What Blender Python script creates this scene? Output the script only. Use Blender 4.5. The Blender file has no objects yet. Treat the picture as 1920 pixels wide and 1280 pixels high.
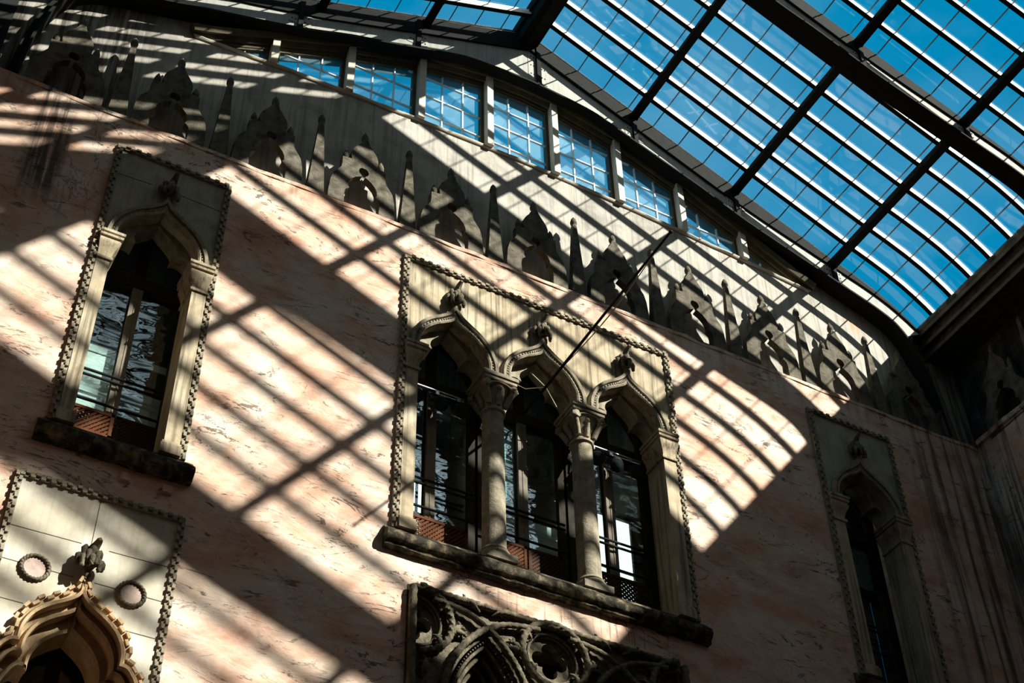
import bpy, bmesh, math, random
from mathutils import Vector, Matrix, noise
from mathutils.geometry import tessellate_polygon

# ------------------------------------------------------------------ camera, sky, sun, exposure
SC = bpy.context.scene
COL = SC.collection
PI = math.pi
cam_d = bpy.data.cameras.new('camera')
cam = bpy.data.objects.new('camera', cam_d)
COL.objects.link(cam)
SC.camera = cam
cam_d.sensor_width = 36.0
cam_d.sensor_fit = 'HORIZONTAL'
cam_d.lens = 36.0 * 2901.05 / 1920.0
cam_d.clip_start = 0.05
cam_d.clip_end = 300
YAW, PITCH, ROLL = 0.516466812, 0.777365346, -0.0235731
fwd = Vector((math.sin(YAW) * math.cos(PITCH), math.cos(YAW) * math.cos(PITCH), math.sin(PITCH)))
rgt = Vector((math.cos(YAW), -math.sin(YAW), 0))
upv = rgt.cross(fwd)
c_, s_ = math.cos(ROLL), math.sin(ROLL)
R_ = c_ * rgt + s_ * upv
U_ = -s_ * rgt + c_ * upv
cam.matrix_world = Matrix(((R_.x, U_.x, -fwd.x, 0.0), (R_.y, U_.y, -fwd.y, -10.0), (R_.z, U_.z, -fwd.z, 0.0), (0, 0, 0, 1)))

SUN_DIR = Vector((-0.796, 1.0, -0.991)).normalized()
sun_d = bpy.data.lights.new('sun', 'SUN')
sun_d.energy = 16.0
sun_d.angle = math.radians(0.6)
sun_d.color = (1.0, 0.94, 0.85)
sun = bpy.data.objects.new('sun', sun_d)
COL.objects.link(sun)
sun.rotation_euler = SUN_DIR.to_track_quat('-Z', 'Y').to_euler()
sun.location = (20, -30, 40)

world = bpy.data.worlds.new('sky')
SC.world = world
world.use_nodes = True
wn, wl = world.node_tree.nodes, world.node_tree.links
wn.clear()
w_out = wn.new('ShaderNodeOutputWorld')
w_bg = wn.new('ShaderNodeBackground')
w_tc = wn.new('ShaderNodeTexCoord')
w_map = wn.new('ShaderNodeMapping')
w_map.inputs['Scale'].default_value = (2.2, 2.2, 5.0)
w_no = wn.new('ShaderNodeTexNoise')
w_no.inputs['Scale'].default_value = 1.6
w_no.inputs['Detail'].default_value = 5
w_cr = wn.new('ShaderNodeValToRGB')
w_cr.color_ramp.elements[0].position = 0.55
w_cr.color_ramp.elements[0].color = (0.0, 0.285, 0.55, 1)
w_cr.color_ramp.elements[1].position = 0.86
w_cr.color_ramp.elements[1].color = (0.16, 0.44, 0.66, 1)
wl.new(w_tc.outputs['Generated'], w_map.inputs['Vector'])
wl.new(w_map.outputs['Vector'], w_no.inputs['Vector'])
wl.new(w_no.outputs['Fac'], w_cr.inputs['Fac'])
w_dot = wn.new('ShaderNodeVectorMath')
w_dot.operation = 'DOT_PRODUCT'
w_dot.inputs[1].default_value = tuple(-SUN_DIR)
wl.new(w_tc.outputs['Generated'], w_dot.inputs[0])
w_au = wn.new('ShaderNodeValToRGB')
w_au.color_ramp.elements[0].position = 0.72
w_au.color_ramp.elements[0].color = (0, 0, 0, 1)
w_au.color_ramp.elements[1].position = 1.0
w_au.color_ramp.elements[1].color = (0.9, 1.15, 1.3, 1)
_e = w_au.color_ramp.elements.new(0.90)
_e.color = (0.16, 0.27, 0.34, 1)
wl.new(w_dot.outputs['Value'], w_au.inputs['Fac'])
w_hz = wn.new('ShaderNodeValToRGB')          # pale haze over the sunward half of the sky
w_hz.color_ramp.elements[0].position = 0.02
w_hz.color_ramp.elements[0].color = (0, 0, 0, 1)
w_hz.color_ramp.elements[1].position = 0.50
w_hz.color_ramp.elements[1].color = (1, 1, 1, 1)
w_dh = wn.new('ShaderNodeVectorMath')
w_dh.operation = 'DOT_PRODUCT'
w_dh.inputs[1].default_value = (0.40, -0.917, 0.0)
wl.new(w_tc.outputs['Generated'], w_dh.inputs[0])
wl.new(w_dh.outputs['Value'], w_hz.inputs['Fac'])
w_mh = wn.new('ShaderNodeMix')
w_mh.data_type = 'RGBA'
wl.new(w_hz.outputs['Color'], w_mh.inputs[0])
wl.new(w_cr.outputs['Color'], w_mh.inputs[6])
w_mh.inputs[7].default_value = (0.36, 0.32, 0.25, 1)
w_add = wn.new('ShaderNodeMix')
w_add.data_type = 'RGBA'
w_add.blend_type = 'ADD'
w_add.inputs[0].default_value = 1.0
wl.new(w_mh.outputs[2], w_add.inputs[6])
wl.new(w_au.outputs['Color'], w_add.inputs[7])
wl.new(w_add.outputs[2], w_bg.inputs['Color'])
w_bg.inputs['Strength'].default_value = 1.0
wl.new(w_bg.outputs['Background'], w_out.inputs['Surface'])

SC.view_settings.view_transform = 'Standard'
SC.view_settings.look = 'None'
SC.view_settings.exposure = 0.0
SC.view_settings.gamma = 1.0
SC.view_settings.use_curve_mapping = False

# ------------------------------------------------------------------ materials
def nt(name):
    m = bpy.data.materials.new(name)
    m.use_nodes = True
    t = m.node_tree
    t.nodes.clear()
    o = t.nodes.new('ShaderNodeOutputMaterial')
    return m, t, o

def N(t, typ, **kw):
    n = t.nodes.new(typ)
    for k, v in kw.items():
        if k in n.inputs:
            n.inputs[k].default_value = v
        else:
            setattr(n, k, v)
    return n

def ramp(t, fac, stops):
    r = t.nodes.new('ShaderNodeValToRGB')
    e = r.color_ramp.elements
    while len(e) < len(stops):
        e.new(0.5)
    for i, (p, c) in enumerate(stops):
        e[i].position = p
        e[i].color = (c[0], c[1], c[2], 1) if not isinstance(c, (int, float)) else (c, c, c, 1)
    t.links.new(fac, r.inputs['Fac'])
    return r.outputs['Color']

def tex(t, scale, vscale=(1, 1, 1), detail=6, rough=0.55, dist=0.0, coord='Object', loc=(0, 0, 0), rot=(0, 0, 0)):
    tc = t.nodes.new('ShaderNodeTexCoord')
    mp = t.nodes.new('ShaderNodeMapping')
    mp.inputs['Scale'].default_value = vscale
    mp.inputs['Location'].default_value = loc
    mp.inputs['Rotation'].default_value = rot
    t.links.new(tc.outputs[coord], mp.inputs['Vector'])
    n = t.nodes.new('ShaderNodeTexNoise')
    n.inputs['Scale'].default_value = scale
    n.inputs['Detail'].default_value = detail
    n.inputs['Roughness'].default_value = rough
    n.inputs['Distortion'].default_value = dist
    t.links.new(mp.outputs['Vector'], n.inputs['Vector'])
    return n.outputs['Fac']

def mixc(t, fac, a, b, typ='MIX'):
    m = t.nodes.new('ShaderNodeMix')
    m.data_type = 'RGBA'
    m.blend_type = typ
    for sock, v in ((m.inputs[0], fac), (m.inputs[6], a), (m.inputs[7], b)):
        if hasattr(v, 'links') or hasattr(v, 'is_linked'):
            t.links.new(v, sock)
        elif isinstance(v, (int, float)):
            sock.default_value = v
        else:
            sock.default_value = (v[0], v[1], v[2], 1)
    return m.outputs[2]

def mathn(t, op, a, b=None, clamp=False):
    m = t.nodes.new('ShaderNodeMath')
    m.operation = op
    m.use_clamp = clamp
    for i, v in enumerate((a, b)):
        if v is None:
            continue
        if isinstance(v, (int, float)):
            m.inputs[i].default_value = v
        else:
            t.links.new(v, m.inputs[i])
    return m.outputs[0]

def finish(t, o, col, rough=0.8, bump=None, bstr=0.3, bdist=0.02, metal=0.0, spec=0.3):
    b = t.nodes.new('ShaderNodeBsdfPrincipled')
    if hasattr(col, 'is_linked'):
        t.links.new(col, b.inputs['Base Color'])
    else:
        b.inputs['Base Color'].default_value = (col[0], col[1], col[2], 1)
    if hasattr(rough, 'is_linked'):
        t.links.new(rough, b.inputs['Roughness'])
    else:
        b.inputs['Roughness'].default_value = rough
    b.inputs['Metallic'].default_value = metal
    b.inputs['Specular IOR Level'].default_value = spec
    if bump is not None:
        bn = t.nodes.new('ShaderNodeBump')
        bn.inputs['Strength'].default_value = bstr
        bn.inputs['Distance'].default_value = bdist
        t.links.new(bump, bn.inputs['Height'])
        t.links.new(bn.outputs['Normal'], b.inputs['Normal'])
    t.links.new(b.outputs['BSDF'], o.inputs['Surface'])

def gate(t, axis, lo, hi, soft=0.15, ragged=0.25):
    """1 inside lo..hi of a world coordinate, with ragged soft ends: where a stain runs"""
    g = t.nodes.new('ShaderNodeNewGeometry')
    s = t.nodes.new('ShaderNodeSeparateXYZ')
    t.links.new(g.outputs['Position'], s.inputs['Vector'])
    v = s.outputs[axis]
    n = tex(t, 1.7, detail=3)
    v = mathn(t, 'ADD', v, mathn(t, 'MULTIPLY', mathn(t, 'SUBTRACT', n, 0.5), ragged * 2))
    a = mathn(t, 'DIVIDE', mathn(t, 'SUBTRACT', v, lo), soft, clamp=True)
    b = mathn(t, 'DIVIDE', mathn(t, 'SUBTRACT', hi, v), soft, clamp=True)
    return mathn(t, 'MULTIPLY', a, b)

def make_pink():
    m, t, o = nt('pink_plaster')
    base = ramp(t, tex(t, 1.5, (0.8, 1, 1.2), 6, 0.6, 0.4), [(0.34, (0.47, 0.27, 0.19)), (0.44, (0.60, 0.42, 0.32)), (0.54, (0.655, 0.52, 0.41)), (0.72, (0.69, 0.575, 0.475))])
    sal = ramp(t, tex(t, 2.3, (0.55, 1, 1.0), 5, 0.6, 0.6, loc=(3, 1, 7)), [(0.45, 0.0), (0.66, 1.0)])
    base = mixc(t, mathn(t, 'MULTIPLY', sal, 0.66), base, (0.57, 0.29, 0.175))
    fine = ramp(t, tex(t, 14, (0.6, 1, 1), 8, 0.65, 0.2), [(0.3, 0.82), (0.7, 1.08)])
    base = mixc(t, 0.8, base, fine, 'MULTIPLY')
    # flaking: thin ragged horizontal tears showing the grey render below
    a = tex(t, 2.6, (0.55, 1, 1.7), 8, 0.6, 1.2)
    d = mathn(t, 'ABSOLUTE', mathn(t, 'SUBTRACT', a, 0.5))
    wv = mathn(t, 'MULTIPLY', mathn(t, 'SUBTRACT', tex(t, 5.5, (0.7, 1, 1.3), 6, 0.7, 0.3, loc=(9, 3, 1)), 0.46), 0.15)
    tear = mathn(t, 'DIVIDE', mathn(t, 'SUBTRACT', wv, d), 0.008, clamp=True)
    where = ramp(t, tex(t, 0.95, (0.8, 1, 1.3), 4, 0.6, 0.3, loc=(11, 4, 2)), [(0.42, 0.0), (0.54, 1.0)])
    crack = mathn(t, 'MULTIPLY', tear, where)
    patch = ramp(t, tex(t, 6.5, (0.55, 1, 1.3), 8, 0.65, 1.0, loc=(5, 5, 5)), [(0.605, 0.0), (0.65, 1.0)])
    where2 = ramp(t, tex(t, 0.8, (1, 1, 1.4), 3, 0.5, 0.2, loc=(21, 2, 9)), [(0.52, 0.0), (0.62, 1.0)])
    pt = mathn(t, 'MULTIPLY', patch, where2)
    vc = mathn(t, 'ABSOLUTE', mathn(t, 'SUBTRACT', tex(t, 2.4, (1.6, 1, 0.30), 7, 0.6, 0.5, loc=(1, 0, 4)), 0.5))
    vc = mathn(t, 'DIVIDE', mathn(t, 'SUBTRACT', 0.006, vc), 0.004, clamp=True)
    vc = mathn(t, 'MULTIPLY', vc, mathn(t, 'MULTIPLY', gate(t, 'X', 0.75, 1.25, 0.08, 0.1), gate(t, 'Z', 10.7, 12.4, 0.3, 0.2)))
    mask = mathn(t, 'MAXIMUM', mathn(t, 'MAXIMUM', crack, pt), vc)
    base = mixc(t, mathn(t, 'MULTIPLY', mask, 0.88), base, (0.12, 0.10, 0.08))
    # water streaks running down from the wall top at either end
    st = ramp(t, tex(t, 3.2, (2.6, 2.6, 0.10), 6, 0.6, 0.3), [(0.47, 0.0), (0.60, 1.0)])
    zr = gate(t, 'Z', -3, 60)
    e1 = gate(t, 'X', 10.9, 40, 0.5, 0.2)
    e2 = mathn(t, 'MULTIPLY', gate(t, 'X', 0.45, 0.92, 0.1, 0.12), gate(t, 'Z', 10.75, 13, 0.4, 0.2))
    e3 = mathn(t, 'MULTIPLY', gate(t, 'Z', 12.05, 13, 0.25, 0.2), 0.35)
    dr = ramp(t, tex(t, 9, (3.2, 3.2, 0.12), 4, 0.6, 0.2, loc=(2, 2, 2)), [(0.56, 0.0), (0.66, 1.0)])
    e4 = mathn(t, 'MULTIPLY', mathn(t, 'MULTIPLY', gate(t, 'Z', 7.92, 8.25, 0.06, 0.12), gate(t, 'X', 4.9, 7.5, 0.3, 0.2)), dr)
    stm = mathn(t, 'MULTIPLY', st, mathn(t, 'MAXIMUM', mathn(t, 'MAXIMUM', e1, e2), e3))
    stm = mathn(t, 'MAXIMUM', stm, mathn(t, 'MULTIPLY', e4, 0.8))
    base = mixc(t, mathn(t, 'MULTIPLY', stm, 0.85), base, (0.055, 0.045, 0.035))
    h = mathn(t, 'SUBTRACT', tex(t, 5, (0.5, 1, 1.1), 9, 0.62, 0.6), mathn(t, 'MULTIPLY', mask, 0.8))
    finish(t, o, base, 0.95, h, 0.55, 0.035, spec=0.03)
    return m

def make_stone(name, c1, c2, c3, scale=6, bstr=0.5, streak=0.0, bscale=18, spec=0.05, rough=0.95, stain_shade=False):
    m, t, o = nt(name)
    base = ramp(t, tex(t, scale, (1, 1, 1), 7, 0.62, 0.4), [(0.32, c1), (0.5, c2), (0.7, c3)])
    if streak:
        st = ramp(t, tex(t, 8, (3.0, 3.0, 0.10), 6, 0.62, 0.2), [(0.48, 0.0), (0.66, 1.0)])
        base = mixc(t, mathn(t, 'MULTIPLY', st, streak), base, tuple(0.28 * v for v in c1))
    if stain_shade:
        q = ramp(t, tex(t, 7, (2.2, 2.2, 0.35), 5, 0.6, 0.3, loc=(4, 0, 6)), [(0.45, 0.0), (0.6, 1.0)])
        w_ = mathn(t, 'MULTIPLY', gate(t, 'X', 10.72, 11.15, 0.12, 0.15), gate(t, 'Z', 13.95, 14.7, 0.15, 0.2))
        base = mixc(t, mathn(t, 'MULTIPLY', mathn(t, 'MULTIPLY', q, w_), 0.8), base, (0.46, 0.25, 0.12))
        q2 = ramp(t, tex(t, 5, (2.6, 2.6, 0.14), 6, 0.65, 0.4, loc=(14, 0, 3)), [(0.42, 0.0), (0.58, 1.0)])
        w2 = mathn(t, 'MAXIMUM', gate(t, 'X', 11.25, 40, 0.4, 0.3), gate(t, 'X', -9, 1.6, 0.5, 0.3))  # end streaks: staining, with shade worked into the colour
        base = mixc(t, mathn(t, 'MULTIPLY', mathn(t, 'MULTIPLY', q2, w2), 0.85), base, (0.05, 0.042, 0.032))
    h = tex(t, bscale, (1, 1, 1), 8, 0.65, 0.2)
    finish(t, o, base, rough, h, bstr, 0.02, spec=spec)
    return m

def make_plain(name, col, rough=0.5, metal=0.0, spec=0.4, var=0.25, scale=9, bstr=0.15):
    m, t, o = nt(name)
    n = tex(t, scale, (1, 1, 1), 5, 0.6)
    base = ramp(t, n, [(0.3, tuple(v * (1 - var) for v in col)), (0.7, tuple(min(1, v * (1 + var)) for v in col))])
    finish(t, o, base, rough, tex(t, 30, detail=4), bstr, 0.01, metal, spec)
    return m

def make_glass(name, refl=0.10, ior=1.5, wav=0.0, wscale=2.5, dust=0.0, tint=(0.93, 0.96, 0.97), wdist=0.02):
    m, t, o = nt(name)
    tr = N(t, 'ShaderNodeBsdfTransparent')
    tr.inputs['Color'].default_value = (tint[0], tint[1], tint[2], 1)
    gl = N(t, 'ShaderNodeBsdfGlossy')
    gl.inputs['Roughness'].default_value = 0.02
    gl.inputs['Color'].default_value = (0.95, 0.97, 1.0, 1)
    if wav:
        bn = t.nodes.new('ShaderNodeBump')
        bn.inputs['Strength'].default_value = wav
        bn.inputs['Distance'].default_value = wdist
        t.links.new(tex(t, wscale, (0.8, 1, 1.8), 2, 0.45, 0.35), bn.inputs['Height'])
        t.links.new(bn.outputs['Normal'], gl.inputs['Normal'])
    lw = N(t, 'ShaderNodeLayerWeight')
    lw.inputs['Blend'].default_value = 0.5
    f5 = mathn(t, 'POWER', lw.outputs['Facing'], 4.5)
    fac = mathn(t, 'ADD', mathn(t, 'MULTIPLY', f5, 0.85 - refl), refl, clamp=True)
    mx = N(t, 'ShaderNodeMixShader')
    t.links.new(fac, mx.inputs[0])
    t.links.new(tr.outputs[0], mx.inputs[1])
    t.links.new(gl.outputs[0], mx.inputs[2])
    out = mx.outputs[0]
    if dust:
        df = N(t, 'ShaderNodeBsdfDiffuse')
        df.inputs['Color'].default_value = (0.50, 0.80, 0.90, 1)
        tl = N(t, 'ShaderNodeBsdfTranslucent')
        tl.inputs['Color'].default_value = (0.50, 0.80, 0.90, 1)
        ad = N(t, 'ShaderNodeMixShader')
        ad.inputs[0].default_value = 0.3
        t.links.new(df.outputs[0], ad.inputs[1])
        t.links.new(tl.outputs[0], ad.inputs[2])
        mx2 = N(t, 'ShaderNodeMixShader')
        dn = ramp(t, tex(t, 2.2, (1, 1, 1), 5, 0.6, 0.6), [(0.3, dust * 0.55), (0.7, dust * 1.4)])
        t.links.new(dn, mx2.inputs[0])
        t.links.new(out, mx2.inputs[1])
        t.links.new(ad.outputs[0], mx2.inputs[2])
        out = mx2.outputs[0]
    t.links.new(out, o.inputs['Surface'])
    return m

M = {}
M['pink'] = make_pink()
M['grey'] = make_stone('grey_plaster', (0.27, 0.25, 0.21), (0.38, 0.35, 0.30), (0.43, 0.395, 0.335), 3, 0.35, 0.38, 12, stain_shade=True)
M['cream'] = make_stone('cream_marble', (0.28, 0.225, 0.145), (0.40, 0.325, 0.22), (0.46, 0.395, 0.29), 3.0, 0.3, 0.75, 14)
M['grey_marble'] = make_stone('grey_green_marble', (0.22, 0.21, 0.15), (0.33, 0.31, 0.23), (0.39, 0.37, 0.29), 3.0, 0.3, 0.22, 14)
M['cream_pale'] = make_stone('pale_marble', (0.37, 0.315, 0.23), (0.47, 0.42, 0.325), (0.59, 0.55, 0.47), 1.6, 0.2, 0.12, 14)
M['stone'] = make_stone('carved_stone', (0.17, 0.145, 0.10), (0.27, 0.23, 0.165), (0.36, 0.31, 0.23), 9, 0.5, 0.2, 22)
M['ochre'] = make_stone('ochre_stone', (0.34, 0.22, 0.12), (0.46, 0.32, 0.18), (0.54, 0.39, 0.24), 7, 0.4, 0.15, 20)
M['sill'] = make_stone('blackened_sill_stone', (0.012, 0.011, 0.009), (0.05, 0.043, 0.03), (0.24, 0.19, 0.12), 9, 0.9, 0.0, 16)
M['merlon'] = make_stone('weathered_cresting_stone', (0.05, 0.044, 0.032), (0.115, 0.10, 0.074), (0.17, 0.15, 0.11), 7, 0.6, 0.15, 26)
M['tracery'] = make_stone('dark_tracery_stone', (0.055, 0.046, 0.03), (0.135, 0.113, 0.078), (0.23, 0.195, 0.135), 11, 0.8, 0.1, 30)
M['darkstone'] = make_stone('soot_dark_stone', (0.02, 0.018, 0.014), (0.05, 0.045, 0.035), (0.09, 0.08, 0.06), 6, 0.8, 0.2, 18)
M['steel'] = make_plain('black_painted_steel', (0.012, 0.012, 0.010), 0.85, spec=0.08)
M['web'] = make_stone('grey_painted_steel', (0.30, 0.30, 0.27), (0.36, 0.35, 0.31), (0.40, 0.385, 0.34), 3, 0.12, 0.25, 20, 0.08, 0.8)
M['white'] = make_plain('white_painted_bar', (0.86, 0.83, 0.78), 0.5, var=0.06)
M['post'] = make_plain('cream_painted_wood', (0.56, 0.50, 0.40), 0.85, spec=0.06, var=0.12)
M['brown'] = make_plain('olive_brown_painted_wood', (0.10, 0.083, 0.05), 0.8, spec=0.08)
M['wood'] = make_plain('dark_window_wood', (0.030, 0.026, 0.020), 0.85, spec=0.06)
M['mull'] = make_plain('weathered_grey_wood', (0.17, 0.145, 0.11), 0.85, spec=0.06)
M['redwood'] = make_plain('reddish_wood', (0.085, 0.030, 0.012), 0.8, spec=0.06)
M['disc'] = make_stone('pinkish_stone_disc', (0.30, 0.21, 0.17), (0.42, 0.31, 0.26), (0.50, 0.39, 0.33), 8, 0.3)
M['darkwood'] = make_plain('dark_lattice_wood', (0.05, 0.025, 0.015), 0.8, spec=0.06)
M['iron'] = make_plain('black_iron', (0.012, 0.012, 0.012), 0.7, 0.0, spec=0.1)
M['chrome'] = make_plain('worn_metal_pipe', (0.35, 0.35, 0.35), 0.3, 0.9)
M['lamp'] = make_plain('black_lamp_housing', (0.012, 0.012, 0.013), 0.35)
M['lens'] = make_plain('dark_lens', (0.02, 0.03, 0.035), 0.08, 0.2)
M['added_blind'] = make_plain('white_added_blind', (0.85, 0.85, 0.82), 0.9, var=0.04)  # bright sheet added behind panes
M['teal'] = make_plain('teal_added_blind', (0.26, 0.40, 0.38), 0.9, var=0.1)
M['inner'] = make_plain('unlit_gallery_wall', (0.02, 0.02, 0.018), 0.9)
M['floor'] = make_stone('courtyard_paving', (0.04, 0.045, 0.03), (0.07, 0.07, 0.05), (0.12, 0.11, 0.09), 1.2, 0.3)
M['old_wall'] = make_stone('weathered_red_plaster', (0.14, 0.075, 0.05), (0.22, 0.13, 0.09), (0.28, 0.19, 0.14), 1.5, 0.4, 0.3)
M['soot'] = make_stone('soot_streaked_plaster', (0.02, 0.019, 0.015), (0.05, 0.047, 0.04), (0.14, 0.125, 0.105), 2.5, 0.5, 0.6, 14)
M['joint'] = make_plain('grey_lap_joint', (0.10, 0.10, 0.095), 0.5)
M['mortar'] = make_plain('dark_joint', (0.10, 0.08, 0.05), 0.9)
M['rust'] = make_plain('pale_weathered_rod', (0.40, 0.33, 0.22), 0.6)
_m, _t, _o = nt('glowing_milky_pane')  # emissive pane of the added gallery windows
_e = N(_t, 'ShaderNodeEmission')
_e.inputs['Color'].default_value = (0.90, 1.0, 0.97, 1)
_e.inputs['Strength'].default_value = 2.2
_t.links.new(_e.outputs[0], _o.inputs['Surface'])
M['glowing'] = _m
M['roof_glass'] = make_glass('roof_glass', 0.03, 1.45, wav=0.05, wscale=1.2, dust=0.0)
M['row_glass'] = make_glass('dusty_window_glass', 0.03, 1.4, dust=0.125)
M['old_glass'] = make_glass('rippled_window_glass', 0.17, 1.5, wav=0.42, wscale=2.2, wdist=0.06, tint=(0.85, 0.93, 0.91))

# ------------------------------------------------------------------ mesh builder
WORLD = {}
class MB:
    def __init__(self):
        self.v, self.f, self.m = [], [], []
        self.mi = 0
    def add(self, vs, fs):
        b = len(self.v)
        self.v += [tuple(q) for q in vs]
        for f in fs:
            self.f.append([i + b for i in f])
            self.m.append(self.mi)
        return self
    def box(self, x0, x1, y0, y1, z0, z1):
        vs = [(x, y, z) for x in (x0, x1) for y in (y0, y1) for z in (z0, z1)]
        return self.add(vs, [(0, 1, 3, 2), (4, 6, 7, 5), (0, 4, 5, 1), (2, 3, 7, 6), (0, 2, 6, 4), (1, 5, 7, 3)])
    def bar(self, a, b, w, h, up=(0, 0, 1)):
        a, b = Vector(a), Vector(b)
        d = (b - a).normalized()
        u = Vector(up)
        s = d.cross(u)
        if s.length < 1e-5:
            s = d.cross(Vector((1, 0, 0)))
        s.normalize()
        u = s.cross(d)
        vs = []
        for p in (a, b):
            for i, j in ((-1, -1), (1, -1), (1, 1), (-1, 1)):
                vs.append(p + s * (i * w / 2) + u * (j * h / 2))
        return self.add(vs, [(0, 1, 2, 3), (7, 6, 5, 4), (0, 4, 5, 1), (1, 5, 6, 2), (2, 6, 7, 3), (3, 7, 4, 0)])
    def tube(self, pts, r, seg=10, closed=False, lobes=0, twist=0.0, amp=0.0, caps=True):
        pts = [Vector(p) for p in pts]
        n = len(pts)
        rr = r if isinstance(r, (list, tuple)) else [r] * n
        prev = None
        rings = []
        L = 0.0
        for i, p in enumerate(pts):
            if closed:
                d = pts[(i + 1) % n] - pts[i - 1]
            else:
                d = pts[min(i + 1, n - 1)] - pts[max(i - 1, 0)]
            d.normalize()
            if prev is None:
                a = d.cross(Vector((0, 1, 0)))
                if a.length < 1e-3:
                    a = d.cross(Vector((1, 0, 0)))
            else:
                a = prev - d * prev.dot(d)
            a.normalize()
            prev = a
            b = d.cross(a)
            if i:
                L += (pts[i] - pts[i - 1]).length
            ring = []
            for k in range(seg):
                th = 2 * PI * k / seg
                q = rr[i]
                if lobes:
                    q *= 1 + amp * math.cos(lobes * th + twist * L)
                ring.append(p + a * (q * math.cos(th)) + b * (q * math.sin(th)))
            rings.append(ring)
        vs = [q for ring in rings for q in ring]
        fs = []
        for i in range(n if closed else n - 1):
            j = (i + 1) % n
            for k in range(seg):
                l = (k + 1) % seg
                fs.append((i * seg + k, i * seg + l, j * seg + l, j * seg + k))
        if caps and not closed:
            fs.append(tuple(range(seg)))
            fs.append(tuple((n - 1) * seg + k for k in reversed(range(seg))))
        return self.add(vs, fs)
    def lathe(self, prof, c=(0, 0, 0), seg=20, axis=(0, 0, 1), sq=0.0):
        c = Vector(c)
        ax = Vector(axis).normalized()
        a = ax.cross(Vector((0, 1, 0)))
        if a.length < 1e-3:
            a = Vector((1, 0, 0))
        a.normalize()
        b = ax.cross(a)
        vs, fs = [], []
        for r, h in prof:
            for k in range(seg):
                th = 2 * PI * k / seg
                ct, st = math.cos(th), math.sin(th)
                q = r
                s = sq(h) if callable(sq) else sq
                if s:
                    q = r * (1 + s * (min(1 / max(abs(ct), 1e-4), 1 / max(abs(st), 1e-4)) - 1))
                vs.append(c + ax * h + a * (q * ct) + b * (q * st))
        m = len(prof)
        for i in range(m - 1):
            for k in range(seg):
                l = (k + 1) % seg
                fs.append((i * seg + k, i * seg + l, (i + 1) * seg + l, (i + 1) * seg + k))
        fs.append(tuple(reversed(range(seg))))
        fs.append(tuple((m - 1) * seg + k for k in range(seg)))
        return self.add(vs, fs)
    def ball(self, c, r, seg=12, rings=8, jit=0.0, seed=0):
        r = (r, r, r) if isinstance(r, (int, float)) else r
        vs, fs = [], []
        for i in range(rings + 1):
            ph = PI * i / rings
            for k in range(seg):
                th = 2 * PI * k / seg
                n = Vector((math.sin(ph) * math.cos(th), math.sin(ph) * math.sin(th), math.cos(ph)))
                q = 1 + (jit * noise.noise(n * 2.3 + Vector((seed * 3.7, seed, 1.3))) if jit else 0)
                vs.append((c[0] + r[0] * n.x * q, c[1] + r[1] * n.y * q, c[2] + r[2] * n.z * q))
        for i in range(rings):
            for k in range(seg):
                l = (k + 1) % seg
                fs.append((i * seg + k, i * seg + l, (i + 1) * seg + l, (i + 1) * seg + k))
        return self.add(vs, fs)
    def plate(self, outer, holes, y0, y1):
        """flat slab in the XZ plane, y0 front, y1 back, with openings"""
        loops = [outer] + list(holes)
        polys = [[Vector((x, z, 0)) for x, z in l] for l in loops]
        flat = [q for l in loops for q in l]
        tris = tessellate_polygon(polys)
        n = len(flat)
        vs = [(x, y0, z) for x, z in flat] + [(x, y1, z) for x, z in flat]
        fs = [tuple(tr) for tr in tris] + [tuple(i + n for i in reversed(tr)) for tr in tris]
        b = 0
        for l in loops:
            k = len(l)
            for i in range(k):
                j = (i + 1) % k
                fs.append((b + i, b + j, b + j + n, b + i + n))
            b += k
        return self.add(vs, fs)
    def band(self, A, B, y0, y1):
        """strip slab between two matching XZ curves"""
        n = len(A)
        vs = []
        for (ax, az), (bx, bz) in zip(A, B):
            vs += [(ax, y0, az), (bx, y0, bz), (bx, y1, bz), (ax, y1, az)]
        fs = []
        for i in range(n - 1):
            for a in range(4):
                b = (a + 1) % 4
                fs.append((i * 4 + a, i * 4 + b, i * 4 + 4 + b, i * 4 + 4 + a))
        fs += [(0, 1, 2, 3), tuple(n * 4 - 4 + a for a in (3, 2, 1, 0))]
        return self.add(vs, fs)
    def sweep(self, path, prof, closed=False):
        """closed profile (u across, v = world y) swept along an XZ path"""
        n = len(path)
        P = [Vector((x, z)) for x, z in path]
        vs, fs = [], []
        k = len(prof)
        for i in range(n):
            if closed:
                d0, d1 = P[i] - P[i - 1], P[(i + 1) % n] - P[i]
            else:
                d0 = P[i] - P[i - 1] if i else P[1] - P[0]
                d1 = P[i + 1] - P[i] if i < n - 1 else P[-1] - P[-2]
            d0.normalize(); d1.normalize()
            n0 = Vector((-d0.y, d0.x)); n1 = Vector((-d1.y, d1.x))
            nn = n0 + n1
            if nn.length < 1e-5:
                nn = n0.copy()
            nn.normalize()
            sc = 1 / max(0.45, nn.dot(n0))
            for u, v in prof:
                q = P[i] + nn * (u * sc)
                vs.append((q.x, v, q.y))
        for i in range(n if closed else n - 1):
            j = (i + 1) % n
            for a in range(k):
                b = (a + 1) % k
                fs.append((i * k + a, i * k + b, j * k + b, j * k + a))
        if not closed:
            fs.append(tuple(range(k)))
            fs.append(tuple((n - 1) * k + a for a in reversed(range(k))))
        return self.add(vs, fs)
    def rough(self, amp, scale=6, start=0, seed=0):
        for i in range(start, len(self.v)):
            p = Vector(self.v[i])
            d = noise.noise_vector(p * scale + Vector((seed * 5.1, 0, seed)))
            self.v[i] = tuple(p + d * amp)
        return self
    def subdiv_build(self):
        return self
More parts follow.
